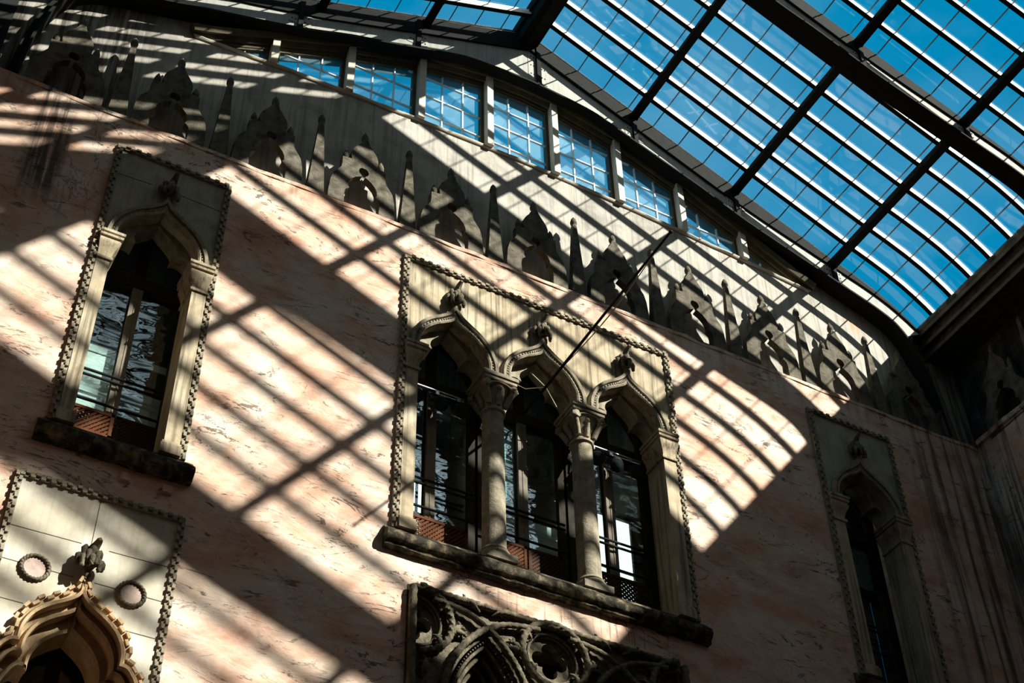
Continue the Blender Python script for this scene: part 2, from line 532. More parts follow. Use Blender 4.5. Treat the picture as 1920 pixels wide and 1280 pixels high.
    def build(self, name, mat, parent=None, sharp=38):
        off = WORLD.get(parent.name, Vector((0, 0, 0))) if parent else Vector((0, 0, 0))
        me = bpy.data.meshes.new(name)
        me.from_pydata([tuple(Vector(q) - off) for q in self.v], [], self.f)
        mats = mat if isinstance(mat, (list, tuple)) else [mat]
        for q in mats:
            me.materials.append(q)
        me.polygons.foreach_set('material_index', [min(i, len(mats) - 1) for i in self.m])
        bm = bmesh.new()
        bm.from_mesh(me)
        bmesh.ops.recalc_face_normals(bm, faces=bm.faces)
        bm.to_mesh(me)
        bm.free()
        me.polygons.foreach_set('use_smooth', [True] * len(me.polygons))
        me.set_sharp_from_angle(angle=math.radians(sharp))
        me.update()
        o = bpy.data.objects.new(name, me)
        COL.objects.link(o)
        if parent:
            o.parent = parent
            WORLD[o.name] = off
        return o

def tag(o, label=None, cat=None, group=None, kind=None):
    if label: o['label'] = label
    if cat: o['category'] = cat
    if group: o['group'] = group
    if kind: o['kind'] = kind
    return o

def thing(name, loc, label=None, cat=None, group=None, kind=None):
    o = bpy.data.objects.new(name, None)
    o.empty_display_size = 0.1
    COL.objects.link(o)
    o.location = loc
    WORLD[o.name] = Vector(loc)
    return tag(o, label, cat, group, kind)

def copy_tree(o, parent=None):
    c = o.copy()
    COL.objects.link(c)
    if parent: c.parent = parent
    for ch in list(o.children):
        copy_tree(ch, c)
    return c

def arc(cx, cz, r, a0, a1, n):
    return [(cx + r * math.cos(math.radians(a0 + (a1 - a0) * i / n)), cz + r * math.sin(math.radians(a0 + (a1 - a0) * i / n))) for i in range(n + 1)]

def spline(pts, n=6):
    """Catmull-Rom through 2-D points"""
    out = []
    m = len(pts)
    for i in range(m - 1):
        p0 = pts[max(i - 1, 0)]; p1 = pts[i]; p2 = pts[i + 1]; p3 = pts[min(i + 2, m - 1)]
        for k in range(n):
            t = k / n
            q = []
            for a in range(len(p1)):
                q.append(0.5 * (2 * p1[a] + (p2[a] - p0[a]) * t + (2 * p0[a] - 5 * p1[a] + 4 * p2[a] - p3[a]) * t * t + (3 * p1[a] - p0[a] - 3 * p2[a] + p3[a]) * t ** 3))
            out.append(tuple(q))
    out.append(tuple(pts[-1]))
    return out

def interp(tab, x):
    x = abs(x)
    if x <= tab[0][0]: return tab[0][1]
    for (a, b), (c, d) in zip(tab, tab[1:]):
        if x <= c: return b + (d - b) * (x - a) / (c - a)
    return tab[-1][1]

def dense(path, step):
    out = []
    for (x0, z0), (x1, z1) in zip(path, path[1:]):
        n = max(1, int(math.hypot(x1 - x0, z1 - z0) / step))
        for k in range(n):
            out.append((x0 + (x1 - x0) * k / n, z0 + (z1 - z0) * k / n))
    out.append(path[-1])
    return out

# ------------------------------------------------------------------ sizes (metres, eye level = 0)
FLOOR = -1.6
XL, XR = -1.6, 12.32          # courtyard side walls
YF = -15.9                    # wall behind the viewer
WT = 12.47                    # top of the plastered walls
XC = 6.05                     # ridge
TRUSS_Y = [0.073 - 2.64 * i for i in range(7)]

# ------------------------------------------------------------------ walls and floor
def rect(x0, x1, z0, z1):
    return [(x0, z0), (x1, z0), (x1, z1), (x0, z1)]

W1 = (1.31, 2.486)            # outer rope borders
W2 = (4.40, 7.66)
W3 = (9.58, 10.79)
WIN_TOP, SILL_TOP = 12.01, 8.42
holes = [rect(W1[0] - .001, W1[1] + .001, 8.29, 12.012), rect(W2[0] - .001, W2[1] + .001, 8.29, 12.012), rect(W3[0] - .001, W3[1] + .001, 8.29, 12.012),
         rect(1.183, 2.577, 4.19, 7.857), rect(4.583, 7.437, 3.94, 7.888)]
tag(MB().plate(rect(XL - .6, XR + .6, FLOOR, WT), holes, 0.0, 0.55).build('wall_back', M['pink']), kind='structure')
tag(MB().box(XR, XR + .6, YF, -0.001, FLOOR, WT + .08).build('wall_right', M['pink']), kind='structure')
tag(MB().box(XL - .6, XL, YF, -0.001, FLOOR, WT).build('wall_left', M['old_wall']), kind='structure')
tag(MB().box(XL - .6, XR + .6, YF - .6, YF - .001, FLOOR, WT).build('wall_front', M['old_wall']), kind='structure')
tag(MB().box(XL - .6, XR + .6, YF - .6, 3.2, FLOOR - .3, FLOOR - .002).build('floor', M['floor']), kind='structure')
# the unlit gallery rooms behind the facade
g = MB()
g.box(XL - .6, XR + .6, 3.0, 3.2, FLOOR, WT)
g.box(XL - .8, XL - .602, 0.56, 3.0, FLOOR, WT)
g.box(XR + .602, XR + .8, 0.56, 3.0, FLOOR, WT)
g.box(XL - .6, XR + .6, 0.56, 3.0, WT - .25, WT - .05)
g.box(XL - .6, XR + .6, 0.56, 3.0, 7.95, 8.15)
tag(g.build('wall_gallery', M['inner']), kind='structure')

# rough mortar coping along the wall tops
cp = MB()
path = [(x, 12.44) for x in [XL + 0.05 * i for i in range(int((XR - XL) / .05) + 1)]]
cp.sweep(path, [(-0.03, -0.008), (0.015, -0.012), (0.04, 0.015), (0.045, 0.16), (-0.03, 0.16)])
cp.rough(0.018, 4)
tag(cp.build('trim_1', M['pink']), kind='structure')
cp = MB()
ys = [-0.02 - 0.05 * i for i in range(90)]
ringp = [(-0.03, -0.03), (-0.035, 0.03), (0.0, 0.06), (0.16, 0.06), (0.16, -0.03)]
vs, fs = [], []
for y in ys:
    for u, v in ringp:
        vs.append((XR + u, y, WT + .06 + v))
for i in range(len(ys) - 1):
    for a in range(5):
        b = (a + 1) % 5
        fs.append((i * 5 + a, i * 5 + b, i * 5 + 5 + b, i * 5 + 5 + a))
cp.add(vs, fs).rough(0.02, 4, seed=3)
tag(cp.build('trim_2', M['pink']), kind='structure')

# grey upper gable wall with the lunette opening
SILLC = [(0, 14.72), (1.5, 14.68), (3.0, 14.60), (4.3, 14.50), (6, 14.42)]
def sill_z(x): return interp(SILLC, x - XC)
ARCHC = [(0, 16.10), (0.5, 16.07), (1.0, 15.97), (1.45, 15.84), (2.3, 15.50), (3.28, 15.00), (4.0, 14.62), (4.28, 14.505)]
def arch_z(x): return interp(ARCHC, x - XC)
GLASSC = [(0, 17.28), (4.5, 15.24), (4.94, 15.06), (5.2, 14.94), (5.45, 14.80), (5.62, 14.68), (5.78, 14.55), (5.87, 14.46)]
lun = [(XC - 4.28 + 8.56 * i / 60, sill_z(XC - 4.28 + 8.56 * i / 60)) for i in range(61)]
lun += [(XC + 4.28 - 8.56 * i / 60, max(arch_z(XC + 4.28 - 8.56 * i / 60), sill_z(XC + 4.28 - 8.56 * i / 60) + .002)) for i in range(1, 60)]
gout = [(XL - .6, WT), (XR + .6, WT), (XR + .6, 14.40), (XC + 5.96, 14.50)]
gout += [(XC + d, interp(GLASSC, d) - .02) for d in (5.78, 5.62, 5.45, 5.2, 4.94, 4.5)] + [(XC, 17.25)]
gout += [(XC - d, interp(GLASSC, d) - .02) for d in (4.5, 4.94, 5.2, 5.45, 5.62, 5.78)] + [(XC - 5.885, 14.445), (XL - .6, 14.25)]
tag(MB().plate(gout, [lun], 0.22, 0.42).build('wall_back_upper', M['grey']), kind='structure')
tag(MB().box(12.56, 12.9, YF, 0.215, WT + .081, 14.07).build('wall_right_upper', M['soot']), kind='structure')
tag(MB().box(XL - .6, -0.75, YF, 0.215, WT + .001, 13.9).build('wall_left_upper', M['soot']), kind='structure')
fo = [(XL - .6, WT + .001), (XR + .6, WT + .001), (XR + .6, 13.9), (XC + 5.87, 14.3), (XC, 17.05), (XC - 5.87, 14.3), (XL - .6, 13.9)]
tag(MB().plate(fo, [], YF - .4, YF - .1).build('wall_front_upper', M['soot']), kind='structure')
# weathered sill course under the lunette
ss = MB()
sp = [(XC - 4.22 + 8.44 * i / 120, sill_z(XC - 4.22 + 8.44 * i / 120)) for i in range(121)]
ss.sweep(sp, [(-0.03, 0.20), (-0.010, 0.185), (0.0, 0.185), (0.010, 0.21), (0.010, 0.30), (-0.035, 0.222)])
ss.rough(0.006, 9)
tag(ss.build('trim_3', M['post']), kind='structure')
# moulded arch soffit
am = MB()
ap = [(XC - 4.24 + 8.48 * i / 80, arch_z(XC - 4.24 + 8.48 * i / 80)) for i in range(81)]
am.sweep(ap, [(-0.02, 0.13), (0.05, 0.10), (0.09, 0.13), (0.10, 0.219), (0.02, 0.219)])
am.sweep(ap, [(-0.06, 0.20), (0.0, 0.17), (0.03, 0.19), (0.03, 0.219), (-0.06, 0.219)])
am.sweep(ap, [(-0.10, 0.23), (-0.02, 0.222), (-0.02, 0.40), (-0.10, 0.40)])
tag(am.build('trim_4', M['brown']), kind='structure')

# ------------------------------------------------------------------ lunette windows
POSTS = [5.535 + 0.925 * i for i in range(-4, 6)]
def lun_top(x): return arch_z(x) - 0.10
k = 5
for i, px in enumerate(POSTS):
    zt = arch_z(px)
    if zt - sill_z(px) < 0.15: continue
    b = MB().box(px - .042, px + .042, 0.14, 0.36, sill_z(px) - .01, zt + .03)
    tag(b.build('trim_%d' % k, M['post']), kind='structure'); k += 1
wn_ = 1
ends = [XC - 4.2] + POSTS + [XC + 4.2]
ends = sorted(e for e in ends if XC - 4.21 < e < XC + 4.21)
for a, b in zip(ends, ends[1:]):
    if b - a < 0.2: continue
    x0, x1 = a + .042, b - .042
    n = 12
    xs = [x0 + (x1 - x0) * j / n for j in range(n + 1)]
    xs = [x for x in xs if lun_top(x) - sill_z(x) > 0.02]
    if len(xs) < 3: continue
    loop = [(x, sill_z(x) + .005) for x in xs] + [(x, lun_top(x)) for x in reversed(xs)]
    cx, cz = sum(q[0] for q in loop) / len(loop), sum(q[1] for q in loop) / len(loop)
    root = thing('window_%d' % wn_, (cx, 0.28, sill_z(cx)), kind='structure'); wn_ += 1
    fr = MB()
    fr.sweep(loop, [(0.0, 0.24), (0.04, 0.24), (0.04, 0.32), (0.0, 0.32)], closed=True)
    fr.build('window_frame', M['brown'], root)
    mt = MB()
    W_ = (x1 - x0)
    for q in (1 / 3, 2 / 3):
        x = x0 + W_ * q
        if lun_top(x) - sill_z(x) > .08:
            mt.box(x - .0075, x + .0075, 0.262, 0.292, sill_z(x) + .01, lun_top(x))
    for z in (14.93, 15.29, 15.65):
        xx = [x for x in xs if lun_top(x) > z and sill_z(x) < z]
        if len(xx) > 2:
            mt.box(min(xx), max(xx), 0.262, 0.292, z - .0065, z + .0065)
    mt.build('muntin', M['white'], root)
    MB().plate(loop, [], 0.276, 0.281).build('pane', M['row_glass'], root)

# ------------------------------------------------------------------ glass roof
PROF = [(0.0, 17.28)] + [(0.75 * i, 17.28 - 0.4533 * 0.75 * i) for i in range(1, 7)] + GLASSC[2:]
ceil = thing('ceiling', (XC, -7, 17.2), kind='structure')
def slope(side): return [(XC + side * d, z) for d, z in PROF if d > 0.12 or d == 0.0]
bar_no = 0
for side in (1, -1):
    pts = [(XC + side * 0.12, 17.28 - .055)] + slope(side)[1:]
    if side < 0:
        prof_s = lambda a, b: (-b, -a)
    else:
        prof_s = lambda a, b: (a, b)
    for bi in range(6):
        y_t = TRUSS_Y[bi]
        bars = [y_t + 0.026 - 0.3765 * i for i in range(7)]
        for yb in bars:
            b = MB()
            sg = 1 if side > 0 else -1
            b.sweep(pts, [(sg * 0.03, yb - .010), (sg * 0.03, yb + .010), (-sg * 0.075, yb + .010), (-sg * 0.075, yb - .010)])
            b.mi = 1
            b.sweep(pts, [(-sg * 0.075, yb - .020), (-sg * 0.075, yb + .034), (-sg * 0.088, yb + .034), (-sg * 0.088, yb - .020)])
            b.build('glazing_bar', [M['white'], M['steel']], ceil)
        y_a, y_b = y_t - 2.64, y_t
        gpanel = MB().sweep(pts, [(0.0, y_a), (0.0, y_b), (0.005, y_b), (0.005, y_a)])
        gpanel.build('glass_panel', M['roof_glass'], ceil)
        # thin lap joints between panes
        j = MB()
        marks = []
        L = 0; segs = []
        for (xa, za), (xb, zb) in zip(pts, pts[1:]):
            l = math.hypot(xb - xa, zb - za); segs.append((L, L + l, xa, za, xb, zb)); L += l
        def at(s):
            for s0, s1, xa, za, xb, zb in segs:
                if s <= s1 + 1e-6:
                    q = (s - s0) / (s1 - s0)
                    return (xa + (xb - xa) * q, za + (zb - za) * q)
            return pts[-1]
        s = 0.42 - .12
        while s < L - 0.1:
            p = at(s)
            j.box(p[0] - .0055, p[0] + .0055, y_a, y_b, p[1] - .008, p[1] + .008)
            s += 0.4135
        j.build('pane_joint', M['joint'], ceil)

for side in (1, -1):
    pts = [(XC, 17.28)] + [(XC + side * d, z) for d, z in PROF[1:]]
    q = 1 if side > 0 else -1
    MB().sweep(pts, [(q * .004, .074), (q * .004, .44), (q * .02, .44), (q * .02, .074)]).build('verge_flashing', M['steel'], ceil)
# trusses
WEBB = [(0, 16.25), (.8, 16.18), (1.2, 16.06), (1.95, 15.76), (2.46, 15.57), (3.2, 15.24), (4.5, 14.79), (5.2, 14.54), (5.5, 14.32), (5.68, 13.95), (5.80, 13.4), (5.86, 12.62)]
CHORD = [(d, z - 0.10) for d, z in [(0, 17.24)] + GLASSC[1:]]
PURL = [1.57, 3.08, 4.56]
def make_truss(yw, label, group=None):
    root = thing('roof_truss', (XC, yw, 12.6), label, 'roof truss', group)
    low_r = spline(WEBB, 5)
    low = [(XC - d, z) for d, z in reversed(low_r)] + [(XC + d, z) for d, z in low_r[1:]]
    topc = [(XC + d, z) for d, z in reversed(CHORD)] + [(XC - d, z) for d, z in CHORD[1:]]
    inner = [(x, z - .10) for x, z in low if z > 14.2]
    web = MB().plate(inner + topc, [], yw - .008, yw + .008)
    web.build('web_plate', M['web'], root)
    drop = [(x, z - .12) for x, z in low]
    fl = MB().sweep(drop, [(-.03, yw - .085), (0.0, yw - .085), (0.0, yw + .143), (-.03, yw + .143)])
    fl.sweep(drop, [(0.0, yw - .012), (.07, yw - .012), (.07, yw + .012), (0.0, yw + .012)])
    fl.build('arched_flange', M['steel'], root)
    DEP = [(0, .42), (2.8, .40), (3.6, .33), (4.5, .22), (5.3, .14), (5.87, .10)]
    ds = [-5.86 + 11.72 * i / 80 for i in range(81)]
    up = [(XC + d, interp([(0, 17.22)] + [(q, w - .04) for q, w in GLASSC[1:]], d)) for d in ds]
    lo = [(XC + d, interp(GLASSC, d) - interp(DEP, d) * .62) for d in ds]
    lo2 = [(XC + d, interp(GLASSC, d) - interp(DEP, d)) for d in ds]
    ch = MB().band(up, lo, yw - .02, yw + .02)
    ch.band(lo, lo2, yw - .035, yw + .03)
    ch.build('rafter', M['steel'], root)
    # riveted gusset plates where purlins meet the web
    for side in (1, -1):
        for d in PURL + ([0.14] if side > 0 else []):
            gs = MB()
            zt = interp(CHORD, d); zb = interp(WEBB, d)
            x = XC + side * d
            h = zt - zb
            gs.mi = 1
            gs.box(x - .03, x + .03, yw - .055, yw - .009, zb - .10, zt - .02)
            gs.mi = 0
            gs.box(x - .14, x + .14, yw - .014, yw - .009, zb + .02, zt - .12)
            gs.mi = 1
            for dx in (-.10, -.06, .06, .10):
                for q in (0.18, 0.4, 0.62):
                    gs.ball((x + dx, yw - .014, zb + (zt - zb) * q), (.011, .008, .011), 8, 4)
            gs.build('gusset_plate', [M['web'], M['steel']], root)
    return root
make_truss(TRUSS_Y[0], 'riveted steel truss with dark arched lower flange, set against the gable over the lunette windows')
make_truss(TRUSS_Y[1], 'riveted steel truss crossing the glass roof out in the courtyard, upper right')
for y in TRUSS_Y[2:]:
    make_truss(y, 'dark steel truss further along the glass roof, towards the viewer', 'trusses overhead towards the viewer')

def beam(name, x, z, label, mk):
    r = thing(name, (x, -7, z), label, 'roof beam')
    mk(r)
    return r
def purlin(side, d, label):
    x = XC + side * d
    z = 17.28 - 0.4533 * d - 0.135
    r = thing('roof_purlin', (x, -7, z), label, 'roof purlin')
    b = MB()
    b.box(x - .018, x + .018, YF + .1, 0.21, z - .075, z + .05)
    b.box(x - .052, x + .052, YF + .1, 0.21, z - .09, z - .066)
    c = b
    for y_t in TRUSS_Y[:5]:
        for i in range(7):
            y = y_t - 0.04 - 0.3765 * i
            c.box(x - .06, x + .06, y - .018, y + .018, z - .085, z - .02)
    b.build('steel_bar', M['steel'], r)
names = ['first', 'second', 'third']
for i, d in enumerate(PURL):
    purlin(1, d, '%s dark steel purlin below the ridge on the right-hand glass slope' % names[i])
for i, d in enumerate([1.47, 2.85, 4.35]):
    purlin(-1, d, '%s dark steel purlin below the ridge on the left-hand glass slope' % names[i])
r = thing('ridge_beam', (XC, -7, 17.1), 'broad black ridge beam where both glass slopes meet', 'roof beam')
b = MB(); b.box(XC - .13, XC + .13, YF + .1, 0.2, 16.98, 17.22); b.build('steel_beam', M['steel'], r)
b = MB(); b.box(XC - .16, XC + .16, YF + .1, 0.2, 17.20, 17.36); b.box(XC - .05, XC + .05, YF + .1, 0.2, 16.90, 16.979); b.build('capping', M['steel'], r)
for side, lab in ((1, 'stepped dark eaves gutter beam at the foot of the right glass slope'), (-1, 'dark eaves gutter beam at the foot of the left glass slope')):
    x0 = XC + side * 5.905
    yend = 0.219 if side > 0 else -0.06
    r = thing('eaves_gutter', (x0, -7, 14.1), lab, 'gutter')
    def bx(m, a, b_, z0, z1):
        m.box(min(x0 + side * a, x0 + side * b_), max(x0 + side * a, x0 + side * b_), YF + .1, yend, z0, z1)
    m = MB(); bx(m, 0.0, .05, 14.36, 14.52); bx(m, .05, .40, 14.20, 14.46); bx(m, .10, .42, 14.06, 14.20)
    m.build('gutter_trough', M['darkstone'], r)
    m = MB(); bx(m, -.015, .0, 14.34, 14.40); bx(m, .035, .05, 14.18, 14.24); bx(m, .085, .10, 14.03, 14.09)
    m.build('moulding', M['brown'], r)
    m = MB(); bx(m, .40, 1.0, 14.075, 14.12)
    m.build('soffit_board', M['darkstone'], r)

# ------------------------------------------------------------------ cresting along the wall tops
def build_merlon():
    root = thing('merlon', (0, 0, 12.44))
    half = [(0.385, 12.44), (0.385, 12.58), (0.372, 12.76), (0.345, 12.88), (0.295, 12.96), (0.262, 13.02), (0.255, 13.08), (0.255, 13.20),
            (0.150, 13.215), (0.160, 13.29), (0.156, 13.345), (0.138, 13.405), (0.105, 13.46), (0.070, 13.515), (0.044, 13.565), (0.030, 13.615)]
    rh = half[:7] + half[7:]
    out = [(x, z) for x, z in rh] + [(-x, z) for x, z in reversed(rh)]
    hh = [(0.20, 12.47), (0.205, 12.60), (0.195, 12.68), (0.15, 12.725), (0.168, 12.76), (0.165, 12.82), (0.14, 12.88), (0.09, 12.94), (0.045, 12.97), (0.018, 12.985),
          (0.026, 13.005), (0.052, 13.035), (0.060, 13.068), (0.048, 13.105), (0.024, 13.125)]
    hole = [(x, z) for x, z in hh] + [(-x, z) for x, z in reversed(hh)]
    b = MB().plate(out, [hole], 0.0, 0.085)
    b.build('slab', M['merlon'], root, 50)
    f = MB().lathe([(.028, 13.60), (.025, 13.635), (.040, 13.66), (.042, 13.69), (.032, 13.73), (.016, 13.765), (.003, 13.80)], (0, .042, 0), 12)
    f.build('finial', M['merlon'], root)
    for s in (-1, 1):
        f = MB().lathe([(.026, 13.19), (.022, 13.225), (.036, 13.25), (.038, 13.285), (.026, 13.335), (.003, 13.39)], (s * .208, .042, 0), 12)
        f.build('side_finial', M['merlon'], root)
    return root
def build_pinnacle():
    root = thing('pinnacle', (0, 0, 12.44))
    b = MB()
    z0, z1 = 12.44, 13.655
    vs = [(-.098, 0, z0), (.098, 0, z0), (.098, .10, z0), (-.098, .10, z0), (-.026, .022, z1), (.026, .022, z1), (.026, .07, z1), (-.026, .07, z1)]
    b.add(vs, [(0, 1, 2, 3), (7, 6, 5, 4), (0, 4, 5, 1), (1, 5, 6, 2), (2, 6, 7, 3), (3, 7, 4, 0)])
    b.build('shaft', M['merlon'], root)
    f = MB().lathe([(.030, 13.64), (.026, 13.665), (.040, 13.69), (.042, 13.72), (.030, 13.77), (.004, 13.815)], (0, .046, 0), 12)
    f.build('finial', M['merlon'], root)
    return root
ORD = ['first', 'second', 'third', 'fourth', 'fifth', 'sixth', 'seventh', 'eighth', 'ninth', 'tenth', 'eleventh', 'twelfth']
mer = build_merlon(); pin = build_pinnacle()
used_m = used_p = False
def put(proto, first, loc, rz, label, cat, group):
    o = proto if first else copy_tree(proto)
    o.location = (loc[0], loc[1], 12.44)
    o.rotation_euler = (0, 0, rz)
    tag(o, label, cat, group)
    return o
for i in range(11):
    x = 0.68 + 1.0695 * i
    put(mer, i == 0, (x, 0.0), 0, '%s ogee-topped stone merlon from the left along the main wall top' % ORD[i], 'merlon', 'ogee merlons on the main wall')
    if i < 11:
        put(pin, i == 0, (x + 0.545, 0.0), 0, '%s slender stone pinnacle from the left along the main wall top' % ORD[i], 'pinnacle', 'pinnacles on the main wall')
for i in range(4):
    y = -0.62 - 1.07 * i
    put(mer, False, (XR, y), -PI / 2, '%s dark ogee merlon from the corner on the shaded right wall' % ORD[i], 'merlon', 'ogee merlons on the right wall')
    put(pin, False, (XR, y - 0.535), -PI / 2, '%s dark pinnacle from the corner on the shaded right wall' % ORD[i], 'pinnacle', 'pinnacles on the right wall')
cpz = MB()  # added pier, its near-black colour stands in for shade
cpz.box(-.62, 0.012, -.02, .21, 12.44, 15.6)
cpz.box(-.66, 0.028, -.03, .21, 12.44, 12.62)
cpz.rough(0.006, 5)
tag(cpz.build('shade_pier', M['iron']), 'near-black pier added as painted shade in the far left corner of the wall top', 'pier')

# ------------------------------------------------------------------ gothic window surrounds
A_OUT = [(0.475, 10.72), (0.468, 10.82), (0.44, 10.92), (0.38, 11.04), (0.27, 11.165), (0.17, 11.235), (0.09, 11.30), (0.035, 11.36), (0.0, 11.43)]
A_IN = [(0.395, 10.72), (0.39, 10.83), (0.365, 10.93), (0.30, 11.03), (0.21, 11.115), (0.12, 11.17), (0.06, 11.21), (0.02, 11.245), (0.0, 11.28)]
def full(half, xc):
    """left foot -> apex -> right foot"""
    h = spline(half, 3)
    return [(xc - d, z) for d, z in h] + [(xc + d, z) for d, z in reversed(h[:-1])]
CUSP = [(0.385, 10.60), (0.385, 10.72), (0.38, 10.80), (0.35, 10.875), (0.29, 10.92), (0.235, 10.925), (0.185, 10.90), (0.205, 10.955), (0.19, 11.02), (0.13, 11.09), (0.06, 11.155), (0.0, 11.22)]

def rope_border(pts_path, y_front, name, mat, parent, w=0.060, pitch=0.098):
    """billet moulding: two rows of alternately raised blocks on a fillet"""
    b = MB()
    b.sweep(pts_path, [(-w / 2, y_front + .012), (w / 2, y_front + .012), (w / 2, 0.06), (-w / 2, 0.06)])
    P = dense(pts_path, pitch / 2)
    acc = 0
    for (x0, z0), (x1, z1) in zip(pts_path, pts_path[1:]):
        L = math.hypot(x1 - x0, z1 - z0)
        n = max(1, int(round(L / pitch)))
        d = Vector((x1 - x0, z1 - z0)) / L
        nn = Vector((-d.y, d.x))
        for i in range(n):
            for row in (-1, 1):
                s = (i + (0.25 if row < 0 else 0.75)) * L / n
                c = Vector((x0, z0)) + d * s + nn * (row * w * .25)
                l = L / n * .252; h = w * .25
                k = 0.90
                pts = []
                for y, q in ((y_front - .006, k), (y_front + .03, 1.0)):
                    for a, e in ((-1, -1), (1, -1), (1, 1), (-1, 1)):
                        p = c + d * (a * l * 1.02 * q) + nn * (e * h * q)
                        pts.append((p.x, y, p.y))
                b.add(pts, [(0, 1, 2, 3), (7, 6, 5, 4), (0, 4, 5, 1), (1, 5, 6, 2), (2, 6, 7, 3), (3, 7, 4, 0)])
    b.rough(0.004, 8)
    return b.build(name, mat, parent, 30)

def crocket(parent, x, z0, s=1.0, y=-0.02, name='finial', mat=None, tip=1.0):
    """leafy carved finial: neck ring, bulb, curled leaves, forward-curling tip"""
    b = MB()
    b.lathe([(.028 * s, 0), (.026 * s, .03 * s), (.042 * s, .045 * s), (.042 * s, .06 * s), (.024 * s, .075 * s), (.034 * s, .11 * s)], (x, y - .02 * s, z0), 12)
    b.ball((x, y - .045 * s, z0 + .20 * s), (.075 * s, .06 * s, .10 * s), 12, 8, .5, 1)
    rnd = random.Random(int(x * 100))
    for k, (ang, ht, ln) in enumerate(((-80, .20, .125), (80, .17, .125), (-40, .15, .13), (40, .13, .13), (0, .16, .14), (-60, .28, .09), (60, .26, .09), (0, .27, .10), (-20, .22, .12), (22, .21, .12))):
        a = math.radians(ang)
        dx, dy = math.sin(a), -math.cos(a)
        pts, rr = [], []
        for q in range(8):
            u = q / 7
            rad = ln * (math.sin(u * 1.9))
            zz = ht - .05 + .11 * math.sin(u * PI * .85) - .055 * u * u + .02 * rnd.uniform(-1, 1) * u
            pts.append((x + dx * rad * s, y - .03 * s + dy * rad * s * .85, z0 + zz * s))
            rr.append((.013 + .016 * math.sin(u * PI * .95) + .006 * u) * s)
        b.tube(pts, rr, 8)
        b.ball(pts[-1], .024 * s, 8, 6, .6, k)
    pts = [(x + .01 * s, y - .03 * s, z0 + .26 * s), (x + .012 * s, y - .045 * s, z0 + .34 * s), (x + .02 * s, y - .07 * s, z0 + (.34 + .07 * tip) * s), (x + .03 * s, y - .12 * s, z0 + (.34 + .125 * tip) * s), (x + .03 * s, y - .16 * s, z0 + (.34 + .135 * tip) * s)]
    pts = spline(pts, 4)
    b.tube(pts, [(.055 - .035 * i / (len(pts) - 1)) * s for i in range(len(pts))], 8, lobes=4, amp=.16)
    b.rough(0.006 * s, 14)
    return b.build(name, mat or M['tracery'], parent, 60)

def pilaster(parent, x0, x1, side, mat):
    """flat pilaster strip between border and opening, with capital and base; side = direction of the opening"""
    b = MB().box(x0, x1, -.035, .28, 8.46, 10.40)
    p = b.build('pilaster', mat, parent)
    c = MB()
    ex = lambda o: (x0 - (o * .35 if side > 0 else o), x1 + (o if side > 0 else o * .35))
    PR = [(10.395, .018), (10.415, .022), (10.43, .016), (10.435, .004), (10.47, .006), (10.51, .016), (10.55, .034), (10.58, .050), (10.60, .056), (10.615, .056), (10.62, .046), (10.645, .048), (10.65, .066), (10.675, .070), (10.68, .060), (10.69, .060), (10.695, .075), (10.725, .078)]
    vs = []
    for z, o in PR:
        a, b_ = ex(o)
        f = o * .9
        vs += [(a, -.035 - f, z), (b_, -.035 - f, z), (b_, .28, z), (a, .28, z)]
    fs = [(0, 1, 2, 3), tuple(len(vs) - 4 + q for q in (3, 2, 1, 0))]
    for i in range(len(PR) - 1):
        for q in range(4):
            r_ = (q + 1) % 4
            fs.append((i * 4 + q, i * 4 + r_, i * 4 + 4 + r_, i * 4 + 4 + q))
    c.add(vs, fs)
    c.build('capital', mat, p)
    d = MB()
    for z0, z1, o in ((8.43, 8.53, .03), (8.53, 8.56, .02)):
        a, b_ = ex(o)
        d.box(a, b_, -.035 - o, .28, z0, z1)
    d.build('base', mat, p)
    return p

def stone_sill(parent, x0, x1):
    b = MB()
    n = int((x1 - x0) / .04)
    path = [(x0 + (x1 - x0) * i / n, 8.30) for i in range(n + 1)]
    b.sweep(path, [(-.11, 0.0), (-.11, -.05), (-.10, -.066), (-.078, -.066), (-.065, -.085), (-.055, -.10), (-.02, -.118), (.02, -.118), (.045, -.10), (.07, -.06), (.115, -.03), (.125, -.002), (-.11, -.002)])
    b.rough(0.009, 7, seed=int(x0))
    b.rough(0.005, 22, seed=2)
    b.v = [(q[0], min(q[1], -.001), q[2]) for q in b.v]
    b.box(x0 + .075, x1 - .08, -.02, .5, 8.295, 8.43)
    return b.build('sill', M['sill'], parent, 60)

